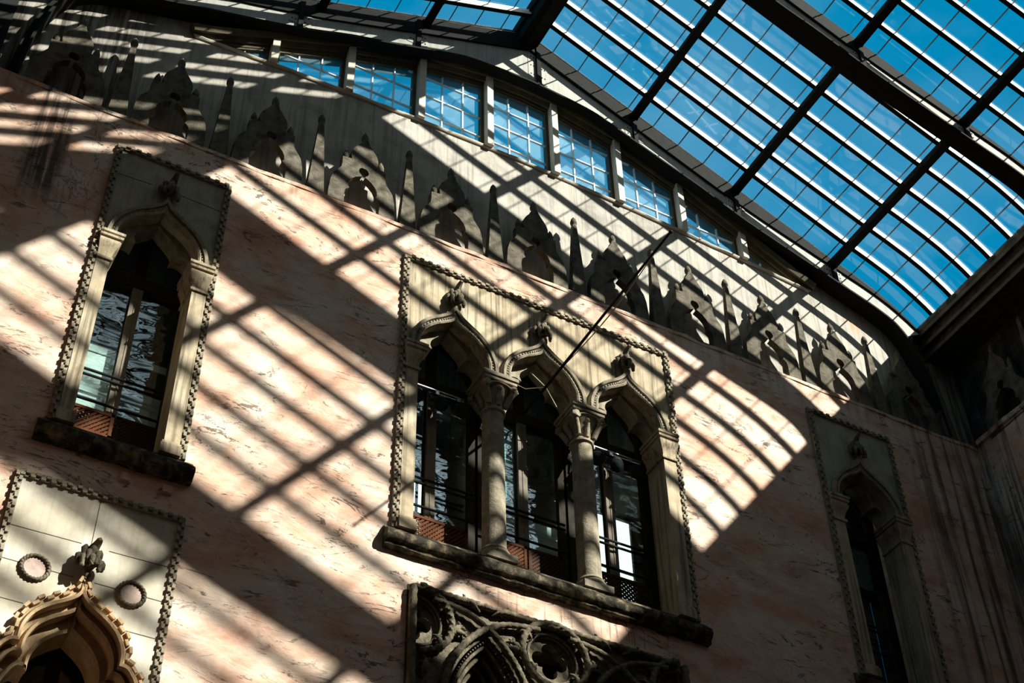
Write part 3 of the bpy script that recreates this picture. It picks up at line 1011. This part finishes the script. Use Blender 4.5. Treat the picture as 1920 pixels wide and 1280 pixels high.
def arch_parts(parent, xc):
    b = MB()
    path = full(A_OUT, xc)
    inn = full(A_IN, xc)
    # raised archivolt between outer and inner curves
    b.band(path, inn, -.045, .02)
    b.sweep(full([(d + .0 , z) for d, z in A_OUT], xc), [(-.018, -.07), (.014, -.075), (.026, -.05), (.02, 0.0), (-.02, 0.0)])
    b.sweep(inn, [(-.004, -.05), (.012, -.062), (.026, -.055), (.03, 0.0), (-.004, 0.0)])
    # nailhead ornament along the band
    n = len(path)
    mid = [((a[0] + c[0]) / 2, (a[1] + c[1]) / 2) for a, c in zip(path, inn)]
    md = dense(mid, .05)
    for i, q in enumerate(md[1:-1]):
        b.ball((q[0], -.045, q[1]), (.015, .012, .015), 6, 4)
    b.rough(0.004, 9)
    b.build('archivolt', M['stone'], parent, 45)
    # cusped inner order
    cu = spline(CUSP[:6], 3)[:-1] + [CUSP[5], CUSP[6], CUSP[7]] + spline(CUSP[7:], 3)[1:]
    hole = [(xc - d, z) for d, z in cu] + [(xc + d, z) for d, z in reversed(cu[:-1])]
    oo = [(xc - .41, 10.60)] + [(x, z + .02) for x, z in full([(d + .015, z) for d, z in A_IN], xc)] + [(xc + .41, 10.60)]
    loop = oo + list(reversed(hole))
    MB().plate(loop, [], .10, .29).build('cusped_arch', M['stone'], parent, 45)

def surround(name, W, xcs, label, panel_mat, border_mat, joints=()):
    x0, x1 = W
    root = thing(name, ((x0 + x1) / 2, 0, 8.2), label, 'stone surround')
    jl, jr = xcs[0] - .39, xcs[-1] + .39
    hole = [(jl, 8.44)]
    for xc in xcs:
        hole += full(A_IN, xc)
    hole += [(jr, 8.44)]
    b = MB().plate(rect(x0 + .045, x1 - .045, 8.43, 11.955), [], -.012, .0)
    b = MB()
    outer = [(x0 + .002, 8.435), (jl - .0, 8.435)] + hole[1:-1] + [(jr, 8.435), (x1 - .002, 8.435), (x1 - .002, 12.008), (x0 + .002, 12.008)]
    b.plate(outer, [], -.012, .285)
    b.mi = 1
    for (ax, az, bx_, bz) in joints:
        b.bar((ax, -.012, az), (bx_, -.012, bz), .006, .006)
    b.build('spandrel_panel', [panel_mat, M['mortar']], root)
    rope_border([(x0 + .03, 8.43), (x0 + .03, 11.98), (x1 - .03, 11.98), (x1 - .03, 8.43)], -.04, 'rope_border', border_mat, root)
    pilaster(root, x0 + .065, jl, 1, M['cream'])
    pilaster(root, jr, x1 - .065, -1, M['cream'])
    for xc in xcs:
        arch_parts(root, xc)
        crocket(root, xc, 11.40, .78)
    stone_sill(root, x0 - .07, x1 + .075)
    return root

def column(parent, x, y):
    r = .112
    b = MB().lathe([(r * 1.04, 8.62), (r * 1.02, 9.2), (r, 9.9), (r * .95, 10.30)], (x, y, 0), 24)
    c = b.build('column', M['stone'], parent)
    k = MB()
    k.box(x - .16, x + .16, y - .16, y + .16, 8.44, 8.515)
    k.lathe([(.155, 8.515), (.165, 8.535), (.155, 8.56), (.13, 8.57), (.128, 8.585), (.138, 8.60), (.125, 8.625)], (x, y, 0), 24)
    k.build('base', M['stone'], c)
    p = MB()
    p.lathe([(.108, 10.29), (.128, 10.30), (.128, 10.325), (.11, 10.335), (.105, 10.36), (.112, 10.43), (.135, 10.52), (.165, 10.585), (.17, 10.61)], (x, y, 0), 28, sq=lambda h: max(0, min(.8, (h - 10.40) / .2)))
    for sx in (-1, 1):
        for sy in (-1, 1):
            # corner volutes and leaf
            cx, cy = x + sx * .155, y + sy * .155
            p.ball((cx, cy, 10.565), (.05, .05, .048), 10, 8, .5, sx * 3 + sy)
            p.tube([(x + sx * .09, y + sy * .09, 10.37), (x + sx * .115, y + sy * .115, 10.45), (x + sx * .15, y + sy * .15, 10.53)], [.03, .034, .03], 8)
    for dx, dy in ((0, -1), (0, 1), (1, 0), (-1, 0)):
        p.ball((x + dx * .15, y + dy * .15, 10.55), .026, 8, 6)
        p.tube([(x + dx * .108, y + dy * .108, 10.36), (x + dx * .13, y + dy * .13, 10.44), (x + dx * .16, y + dy * .16, 10.51)], [.026, .03, .016], 8)
        tx, ty = dy, dx
        arcp = [(x + dx * .172 + tx * .12 * math.cos(PI * i / 10), y + dy * .172 + ty * .12 * math.cos(PI * i / 10), 10.555 + .055 * math.sin(PI * i / 10)) for i in range(11)]
        p.tube(arcp, .013, 6)
    p.box(x - .185, x + .185, y - .185, y + .185, 10.625, 10.665)
    p.box(x - .20, x + .20, y - .20, y + .20, 10.67, 10.715)
    p.rough(0.006, 12)
    p.build('capital', M['stone'], c, 55)
    return c

PJ = [(1.36, 11.60, 1.72, 11.62), (1.95, 11.62, 2.43, 11.60)]
lw = surround('carved_stone_surround', W1, [1.888], 'single-arched stone window surround at upper left, broad marble panel above, over a black sill', M['grey_marble'], M['stone'], PJ)
cw = surround('carved_stone_surround', W2, [4.99, 6.02, 7.05], 'triple-arched stone window surround with two columns in the middle of the wall', M['cream'], M['stone'])
column(cw, 5.505, .12)
column(cw, 6.535, .12)
rw = surround('carved_stone_surround', W3, [10.185], 'narrow shaded single-arched stone window surround beside the right corner', M['grey_marble'], M['stone'])

# ---- glazing behind the surrounds
def sash(n, xc, pane_rows, added_blind=None, top=True):
    root = thing('window_%d' % n, (xc, .5, 8.44), kind='structure')
    x0, x1 = xc - .47, xc + .47
    fr = MB()
    fr.plate(rect(x0 - .06, x1 + .06, 8.30, 11.95), [rect(x0 + .045, xc - .05, 8.50, 10.66), rect(xc + .05, x1 - .045, 8.50, 10.66), [(x0 + .045, 10.80), (xc - .05, 10.80), (xc - .05, 11.40), (xc - .25, 11.3), (x0 + .045, 11.0)], [(xc + .05, 10.80), (x1 - .045, 10.80), (x1 - .045, 11.0), (xc + .25, 11.3), (xc + .05, 11.40)]], .47, .53)
    fr.build('window_frame', M['wood'], root)
    ml = MB().box(xc - .05, xc + .05, .44, .47, 8.46, 10.66)
    ml.box(xc - .006, xc + .006, .434, .44, 8.46, 10.66)
    ml.build('mullion', M['mull'], root)
    tr = MB().box(x0, x1, .42, .47, 10.67, 10.79)
    tr.build('transom', M['wood'], root)
    MB().box(x0 + .03, x1 - .03, .498, .503, 8.46, 11.45).build('pane', M['old_glass'], root)
    rl = MB()
    for z in (9.40, 9.46, 9.12):
        rl.tube([(x0 + .03, .40, z), (x1 - .03, .40, z)], .013, 8)
    rl.build('safety_rail', M['iron'], root)
    if added_blind:
        for (bx0, bx1, bz0, bz1, mat) in added_blind:
            MB().box(xc + bx0, xc + bx1, .545, .555, bz0, bz1).build('added_blind', M[mat], root)  # added sheets stand in for bright reflections in the glass
    return root
NW = wn_
sash(NW, 1.888, 3, [(-.46, -.04, 8.5, 9.8, 'added_blind'), (.05, .46, 8.9, 9.5, 'added_blind'), (-.46, .46, 9.82, 9.9, 'added_blind')])
sash(NW + 1, 4.99, 3)
sash(NW + 2, 6.02, 3, [(-.46, -.04, 9.55, 10.75, 'teal'), (-.46, .46, 8.5, 9.5, 'added_blind')])
sash(NW + 3, 7.05, 3)
sash(NW + 4, 10.185, 3, [(.0, .40, 10.1, 10.62, 'teal')])

# daylit windows, added in the gallery's far wall to whiten the facade panes
for i, (x0, x1, z0, z1) in enumerate(((8.26, 9.02, 10.55, 12.17), (5.82, 6.22, 10.75, 11.75), (2.18, 2.62, 10.85, 11.45))):
    root = thing('window_%d' % (NW + 7 + i), ((x0 + x1) / 2, 2.95, z0), kind='structure')
    MB().plate(rect(x0 - .07, x1 + .07, z0 - .07, z1 + .05), [rect(x0, x1, z0, z1)], 2.94, 2.998).build('window_frame', M['wood'], root)
    f = MB()
    f.box((x0 + x1) / 2 - .015, (x0 + x1) / 2 + .015, 2.955, 2.975, z0, z1)
    f.box(x0, x1, 2.955, 2.975, (z0 + z1) / 2 - .015, (z0 + z1) / 2 + .015)
    f.build('muntin', M['wood'], root)
    MB().box(x0, x1, 2.98, 2.99, z0, z1).build('pane', M['glowing'], root)

# lattice guards
def lattice(x0, x1, z0, z1, label, mat, pitch=.05):
    root = thing('lattice_screen', ((x0 + x1) / 2, .42, z0), label, 'lattice screen', None)
    f = MB()
    f.box(x0, x1, .405, .435, z1 - .03, z1); f.box(x0, x1, .405, .435, z0, z0 + .03)
    f.box(x0, x0 + .03, .405, .435, z0, z1); f.box(x1 - .03, x1, .405, .435, z0, z1)
    f.build('frame', M[mat], root)
    s = MB()
    H = z1 - z0
    n = int((x1 - x0 + H) / pitch)
    for i in range(n):
        a = x0 - H + i * pitch
        for sg in (1, -1):
            q0, q1 = (a, z0), (a + H, z1)
            xa, za, xb, zb = q0[0], q0[1], q1[0], q1[1]
            if xa < x0: za += x0 - xa; xa = x0
            if xb > x1: zb -= xb - x1; xb = x1
            if xb - xa < .02: continue
            if sg < 0: xa, xb = x0 + x1 - xa, x0 + x1 - xb
            y = .414 if sg > 0 else .426
            s.bar((xa, y, za), (xb, y, zb), .022, .008, (0, 1, 0))
    s.build('slats', M[mat], root)
    return root
lattice(1.44, 1.92, 8.78, 9.05, 'reddish wooden lattice screen low in the left half of the upper left window', 'redwood')
lattice(1.94, 2.34, 8.47, 9.05, 'dark fine lattice screen low in the right half of the upper left window', 'darkwood', .04)
lattice(4.60, 5.38, 8.62, 9.02, 'reddish wooden lattice screen at the foot of the first bay of the triple window', 'redwood')
lattice(5.64, 6.02, 8.47, 9.05, 'brown lattice screen at the foot of the middle bay, left half', 'redwood', .045)
lattice(6.04, 6.42, 8.47, 9.05, 'dark lattice screen at the foot of the middle bay, right half', 'darkwood', .045)
lattice(6.66, 7.44, 8.47, 9.05, 'dark lattice screen at the foot of the right bay of the triple window', 'darkwood', .05)

# theatre lamps hung on pipes inside the outer bays
def pipe(x0, x1, z, label):
    tag(MB().tube([(x0, .33, z), (x1, .33, z)], .018, 10).build('lighting_pipe', M['chrome']), label, 'pipe')
def spotlight(x, z, tilt, label):
    root = thing('spotlight', (x, .33, z), label, 'spotlight', 'theatre lamps hung in the triple window')
    zc = z - .19
    d = Vector((math.sin(tilt) * .25, -.75, -.62)).normalized()
    c = Vector((x, .30, zc))
    a = c - d * .10
    MB().lathe([(.045, 0), (.062, .02), (.066, .09), (.070, .15), (.078, .16), (.078, .20), (.068, .205)], a, 16, d).build('housing', M['lamp'], root)
    MB().lathe([(.058, 0), (.05, .008), (.02, .014)], a + d * .198, 16, d).build('lens', M['lens'], root)
    y = MB()
    for s in (-1, 1):
        y.bar((x + s * .085, .30, zc), (x + s * .085, .32, z - .06), .014, .02, (0, 1, 0))
    y.bar((x - .085, .32, z - .06), (x + .085, .32, z - .06), .014, .02, (0, 1, 0))
    y.build('yoke', M['iron'], root)
    k = MB(); k.box(x - .018, x + .018, .305, .355, z - .06, z - .0185)
    k.build('clamp', M['chrome'], root)
    return root
pipe(4.64, 5.29, 10.58, 'worn metal pipe carrying lamps across the left bay of the triple window')
pipe(6.755, 7.40, 10.58, 'worn metal pipe carrying lamps across the right bay of the triple window')
spotlight(4.72, 10.58, -.5, 'black theatre lamp beside the left pilaster in the triple window')
spotlight(4.98, 10.58, .2, 'black theatre lamp in the middle of the left bay of the triple window')
spotlight(5.22, 10.58, .6, 'black theatre lamp nearest the left column in the triple window')
spotlight(6.80, 10.58, -.5, 'black theatre lamp nearest the right column in the triple window')
spotlight(7.02, 10.58, .1, 'black theatre lamp in the middle of the right bay of the triple window')
spotlight(7.26, 10.58, .6, 'black theatre lamp beside the right pilaster in the triple window')

# flagpole leaning out of the middle bay
fp = thing('flagpole', (6.07, .40, 10.80), 'thin dark pole reaching out over the courtyard from the middle bay of the triple window', 'pole')
p0, p1 = Vector((6.07, .46, 10.84)), Vector((6.005, -2.45, 10.755))
pl = [p0.lerp(p1, i / 10) for i in range(11)]
MB().tube(pl, [.017 - .005 * i / 10 for i in range(11)], 10).build('shaft', M['iron'], fp)
MB().ball(p1, .02, 10, 8).build('finial', M['iron'], fp)
h = MB()
for off in ((.03, .0, -.035), (.045, .0, -.02)):
    a, b_ = p0.lerp(p1, .25), p0.lerp(p1, .93)
    mid = [a.lerp(b_, i / 8) + Vector(off) * (math.sin(PI * i / 8)) for i in range(9)]
    h.tube(mid, .0035, 6)
h.build('halyard', M['rust'], fp)
st = MB()
q = p0.lerp(p1, .16)
st.tube([q, q + Vector((-.10, .12, .26))], .007, 6)
st.tube([q, q + Vector((.22, .14, -.10))], .006, 6)
st.tube([q, q + Vector((-.18, .10, -.02)), q + Vector((-.34, .14, .05))], .004, 6)
st.build('stay', M['rust'], fp)

# ------------------------------------------------------------------ lower left window with medallions
bw = thing('carved_stone_surround', (1.88, 0, 5.0), 'ochre ogee window surround at lower left under a pale marble panel with twisted rings', 'stone surround')
XB = 1.878
B_OUT = [(0.62, 4.2), (0.62, 5.95), (0.605, 6.12), (0.56, 6.26), (0.49, 6.36), (0.425, 6.395), (0.425, 6.47), (0.41, 6.55), (0.355, 6.655), (0.26, 6.745), (0.16, 6.81), (0.085, 6.87), (0.035, 6.93), (0, 7.02)]
def half_path(H, inset, dz=0):
    a = spline([(max(d - inset, 0), z) for d, z in H[:6]], 3)
    b = spline([(max(d - inset, 0.0), z) for d, z in H[5:]], 3)
    h = a + b[1:]
    return [(XB - d, z) for d, z in h] + [(XB + d, z) for d, z in reversed(h[:-1])]
def sc(H, inset):
    # inset curve: shrink towards the axis and lower the crown
    return [(max(d - inset, 0.0), z - (inset * 1.1 if d < .43 else inset * .7)) for d, z in H]
def curve_b(inset):
    H = sc(B_OUT, inset)
    a = spline(H[:6], 3); b = spline(H[5:], 3)
    h = a + b[1:]
    return [(XB - d, z) for d, z in h] + [(XB + d, z) for d, z in reversed(h[:-1])]
c0, c1, c2, c3 = curve_b(0.0), curve_b(.05), curve_b(.10), curve_b(.17)
pan = MB()
outer = [(1.187, 4.2)] + [(max(x, 1.24) if x < XB else min(x, 2.515), z) for x, z in c1] + [(2.573, 4.2), (2.573, 7.853), (1.187, 7.853)]
pan.plate(outer, [], -.014, .25)
pan.mi = 1
for j in ((1.876, 7.78, 1.876, 7.36), (1.25, 7.33, 1.80, 7.34), (1.25, 7.02, 1.38, 7.02), (1.60, 7.02, 1.80, 7.02), (1.96, 7.02, 2.13, 7.02), (2.37, 7.02, 2.50, 7.02), (2.26, 6.68, 2.50, 6.68), (1.25, 6.68, 1.48, 6.68), (2.02, 7.34, 2.50, 7.35)):
    pan.bar((j[0], -.0145, j[1]), (j[2], -.0145, j[3]), .004, .005)
pan.build('spandrel_panel', [M['cream_pale'], M['mortar']], bw)
rope_border([(1.215, 4.2), (1.215, 7.825), (2.545, 7.825), (2.545, 4.2)], -.04, 'rope_border', M['stone'], bw, .058, .085)
dv = MB()
path = [q for q in c0 if q[1] > 5.2]
n = 0
P = dense(path, .012)
acc, on = 0, True
L = 0
for (xa, za), (xb, zb) in zip(path, path[1:]):
    l = math.hypot(xb - xa, zb - za)
    L += l
# dentil blocks along the outer edge
S = 0.0; step = .062
seglist = []
for (xa, za), (xb, zb) in zip(path, path[1:]):
    l = math.hypot(xb - xa, zb - za)
    seglist.append((S, S + l, xa, za, xb, zb)); S += l
s = .02; kk = 0
while s < S - .02:
    for s0, s1, xa, za, xb, zb in seglist:
        if s0 <= s <= s1:
            u = (s - s0) / (s1 - s0)
            d = Vector((xb - xa, zb - za)).normalized(); nn = Vector((-d.y, d.x))
            cpt = Vector((xa + (xb - xa) * u, za + (zb - za) * u))
            for row in (0, 1):
                if (kk + row) % 2: continue
                q = cpt + nn * (-.012 + .026 * row)
                pts = []
                for y, kq in ((-.075, .9), (-.01, 1)):
                    for a_, e_ in ((-1, -1), (1, -1), (1, 1), (-1, 1)):
                        pp = q + d * (a_ * step * .49 * kq) + nn * (e_ * .0135 * kq)
                        pts.append((pp.x, y, pp.y))
                dv.add(pts, [(0, 1, 2, 3), (7, 6, 5, 4), (0, 4, 5, 1), (1, 5, 6, 2), (2, 6, 7, 3), (3, 7, 4, 0)])
            break
    s += step; kk += 1
dv.rough(.003, 9)
dv.build('dentil_band', M['ochre'], bw, 30)
mo = MB()
mo.band(c0, c1, -.05, .02)
mo.sweep(c1, [(-.004, -.075), (.018, -.085), (.032, -.06), (.032, 0.0), (-.004, 0.0)])
mo.band(c1, c2, .02, .24)
mo.sweep(c2, [(-.004, -.005), (.016, -.02), (.03, 0.0), (.03, .06), (-.004, .06)])
mo.band(c2, c3, .10, .34)
mo.sweep(c3, [(-.004, .085), (.02, .07), (.03, .10), (-.004, .13)])
mo.build('archivolt', M['ochre'], bw, 50)
for x in (1.50, 2.25):
    ring = [(x + .104 * math.cos(2 * PI * i / 180), -.026, 7.005 + .104 * math.sin(2 * PI * i / 180)) for i in range(180)]
    rg = MB().tube(ring, .0165, 14, True, lobes=2, twist=2 * PI * 22 / .653, amp=.17)
    o = rg.build('twisted_ring', M['tracery'], bw, 60)
    MB().lathe([(.0, 0), (.088, 0), (.09, .012)], (x, -.012, 7.005), 32, (0, -1, 0)).build('disc', M['disc'], o)
crocket(bw, XB, 6.99, .82, -.045, 'carved_boss', None, .35)
# glazing of that window
root = thing('window_%d' % (NW + 5), (XB, .45, 4.2), kind='structure')
MB().box(1.30, 2.46, .44, .445, 4.2, 7.2).build('pane', M['old_glass'], root)
fr = MB(); fr.box(XB - .05, XB + .05, .40, .45, 4.2, 7.2); fr.box(1.28, 2.48, .40, .45, 5.3, 5.4); fr.box(1.24, 1.32, .40, .46, 4.2, 7.2); fr.box(2.44, 2.52, .40, .46, 4.2, 7.2)
fr.build('window_frame', M['wood'], root)
# two small plaster bosses above it
for x, lab in ((2.03, 'small square raised plaster patch, left one of a pair under the upper left sill'), (2.38, 'small square raised plaster patch, right one of a pair near the sill end')):
    b = MB(); b.box(x - .045, x + .045, -.022, .0, 8.045, 8.13); b.box(x - .036, x + .036, -.03, -.022, 8.053, 8.122)
    b.rough(.004, 9)
    tag(b.build('plaster_boss', M['pink']), lab, 'boss')

# ------------------------------------------------------------------ carved tracery panel, lower middle
tp = thing('tracery_panel', (6.01, 0, 5.5), 'dark carved Gothic tracery panel with roundels and pointed arches below the triple window', 'carved panel')
TX0, TX1, TZ = 4.585, 7.435, 7.885
RC = [4.665, 6.01, 7.355]
AP = [5.3375, 6.6825]
def pointed(xc, r_in):
    """pointed arch made of two arcs; r_in insets it"""
    cxl, rz = xc + .62, 6.78          # centre of the left arc lies right of the axis
    R = 1.09 - r_in
    pts = []
    a_end = math.degrees(math.acos(.62 / R))
    for i in range(25):
        a = math.radians(180 - (180 - (180 - a_end) ) * i / 24)
        pts.append((cxl + R * math.cos(a), rz + R * math.sin(a)))
    left = pts
    right = [(2 * xc - x, z) for x, z in reversed(left[:-1])]
    return [(left[0][0], 3.95)] + left + right + [(right[-1][0], 3.95)]
b = MB()
holes_ = []
for xc in AP:
    holes_.append([q for q in pointed(xc, .10)])
full_r = [(6.01 + .262 * math.cos(2 * PI * i / 48), 7.55 + .262 * math.sin(2 * PI * i / 48)) for i in range(48)]
hl = [(4.66, 7.55 - .262)] + [(4.665 + .262 * math.cos(math.radians(-88 + 176 * i / 24)), 7.55 + .262 * math.sin(math.radians(-88 + 176 * i / 24))) for i in range(25)] + [(4.66, 7.55 + .262)]
hl = hl[1:-1]
hr = [(12.02 - x, z) for x, z in hl]
holes_p = [[(x, max(z, 4.0)) for x, z in holes_[0]], [(x, max(z, 4.0)) for x, z in holes_[1]], full_r, hl, hr]
b.plate(rect(TX0 + .004, TX1 - .004, 3.95, TZ - .004), holes_p, .0, .26)
b.build('pierced_slab', M['tracery'], tp, 40)
def carved(path3, r, m, amp=.3, tw=55, lob=3):
    P = path3
    m.tube(P, r * .86, 12, False, lobes=lob, twist=tw * 1.5, amp=amp * .7)
bo = MB()
carved([(TX0 + .035, -.05, 3.95 + i * .05) for i in range(80)][:79] , .042, bo, .18, 40)
carved([(TX1 - .035, -.05, 3.95 + i * .05) for i in range(79)], .042, bo, .18, 40)
carved([(TX0 + .06 + i * .02, -.04, TZ - .03) for i in range(int((TX1 - TX0 - .12) / .02))], .036, bo, .28, 60)
bo.rough(.002, 20)
bo.build('border_moulding', M['tracery'], tp, 60)
ar = MB()
for xc in AP:
    arm = pointed(xc, .04)
    arm3 = [(x, -.055, z) for x, z in dense(arm, .018) if z > 5.0]
    carved(arm3, .036, ar, .26, 60)
    # the ribs run on past the apex and cross
    apx = max(arm, key=lambda q: q[1])
    for sg in (1, -1):
        ext = spline([(apx[0], apx[1]), (apx[0] + sg * .16, apx[1] + .085), (apx[0] + sg * .33, apx[1] + .125), (apx[0] + sg * .52, apx[1] + .142)], 5)
        carved([(x, -.052, z) for x, z in ext if z < TZ - .02], .032, ar, .26, 60)
    for ins, y, rr in ((.155, .02, .016), (.20, .09, .02), (.25, .17, .02)):
        cc = [(x, y, z) for x, z in dense(pointed(xc, ins), .04) if z > 5.0]
        ar.tube(cc, rr, 8)
ar.rough(.0015, 20)
ar.build('arch_rib', M['tracery'], tp, 60)
for k, x in enumerate(RC):
    rd = MB()
    a0, a1 = (0, 360) if k == 1 else ((-86, 86) if k == 0 else (94, 266))
    def ring3(r, y, n=60):
        return [(x + r * math.cos(math.radians(a0 + (a1 - a0) * i / n)), y, 7.55 + r * math.sin(math.radians(a0 + (a1 - a0) * i / n))) for i in range(n + (0 if k == 1 else 1))]
    rd.tube(ring3(.328, -.05, 120), .030, 12, k == 1, lobes=3, twist=2 * PI * 30 / (2 * PI * .328), amp=.17)
    for r, y, q in ((.248, .0, .015), (.238, .035, .015)):
        rd.tube(ring3(r, y), q, 8, k == 1)
    # quatrefoil plate set back in the roundel
    lob = []
    n = 96
    for i in range(n):
        a = 2 * PI * i / n
        u = (a - PI / 4) % (PI / 2) - PI / 4
        lobe = .10 * math.cos(u) + math.sqrt(max(0, .078 ** 2 - (.10 * math.sin(u)) ** 2))
        lob.append((x + lobe * math.cos(a), 7.55 + lobe * math.sin(a)))
    disc = [(x + .25 * math.cos(2 * PI * i / 60), 7.55 + .25 * math.sin(2 * PI * i / 60)) for i in range(60)]
    if k == 1:
        rd.plate(disc, [lob], .05, .12)
    else:
        keep = (lambda q: q[0] >= TX0 + .085) if k == 0 else (lambda q: q[0] <= TX1 - .085)
        lim = TX0 + .085 if k == 0 else TX1 - .085
        d2 = [(max(q[0], lim) if k == 0 else min(q[0], lim), q[1]) for q in disc]
        half_d = [q for q in disc if keep(q)]
        half_l = [q for q in lob if keep(q)]
        half_d.sort(key=lambda q: q[1]); half_l.sort(key=lambda q: -q[1])
        rd.plate(half_d + half_l, [], .05, .12)
    rd.build('roundel', M['tracery'], tp, 50)
bd = MB()
def beads(pts, r=.0105):
    for q in pts:
        bd.ball(q, r, 6, 4)
for xc in AP:
    P = dense(pointed(xc, .125), .034)
    beads([(x, -.012, z) for x, z in P if z > 6.0])
for k, x in enumerate(RC):
    a0, a1 = (0, 360) if k == 1 else ((-84, 84) if k == 0 else (96, 264))
    n = int(.283 * math.radians(a1 - a0) / .034)
    beads([(x + .283 * math.cos(math.radians(a0 + (a1 - a0) * i / n)), -.012, 7.55 + .283 * math.sin(math.radians(a0 + (a1 - a0) * i / n))) for i in range(n + 1)])
bd.build('bead_row', M['tracery'], tp)
def leaf(x, z, ang, L, w):
    lf = MB()
    d = Vector((math.cos(ang), math.sin(ang))); n_ = Vector((-d.y, d.x))
    pts = [(x + d.x * L * u, -.02 - .03 * math.sin(u * PI), z + d.y * L * u) for u in [i / 6 for i in range(7)]]
    lf.tube(pts, [max(.003, w * math.sin(PI * (.12 + .85 * i / 6))) for i in range(7)], 8, lobes=4, twist=90, amp=.25)
    for sg in (1, -1):
        for u in (.3, .55, .8):
            q = Vector((x, z)) + d * (L * u)
            e = q + (n_ * sg + d * .8).normalized() * (w * 2.0)
            lf.tube([(q.x, -.025, q.y), ((q.x + e.x) / 2, -.04, (q.y + e.y) / 2), (e.x, -.02, e.y)], [w * .5, w * .5, w * .25], 6)
    lf.rough(.002, 25)
    lf.build('leaf_carving', M['tracery'], tp, 60)
for xc in AP:
    apx = (xc, 7.66)
    for sg in (1, -1):
        leaf(xc + sg * .06, 7.80, math.radians(90 - sg * 62), .22, .026)
        leaf(xc + sg * .40, 7.42, math.radians(90 + sg * 42), .26, .03)
        leaf(xc + sg * .36, 7.50, math.radians(90 + sg * 85), .18, .026)
        leaf(xc + sg * .30, 7.72, math.radians(90 - sg * 95), .16, .024)
        leaf(xc + sg * .44, 7.28, math.radians(90 - sg * 10), .16, .026)
        leaf(xc + sg * .60, 6.98, math.radians(90 + sg * 8), .22, .03)
        leaf(xc + sg * .64, 6.70, math.radians(90 - sg * 8), .24, .03)
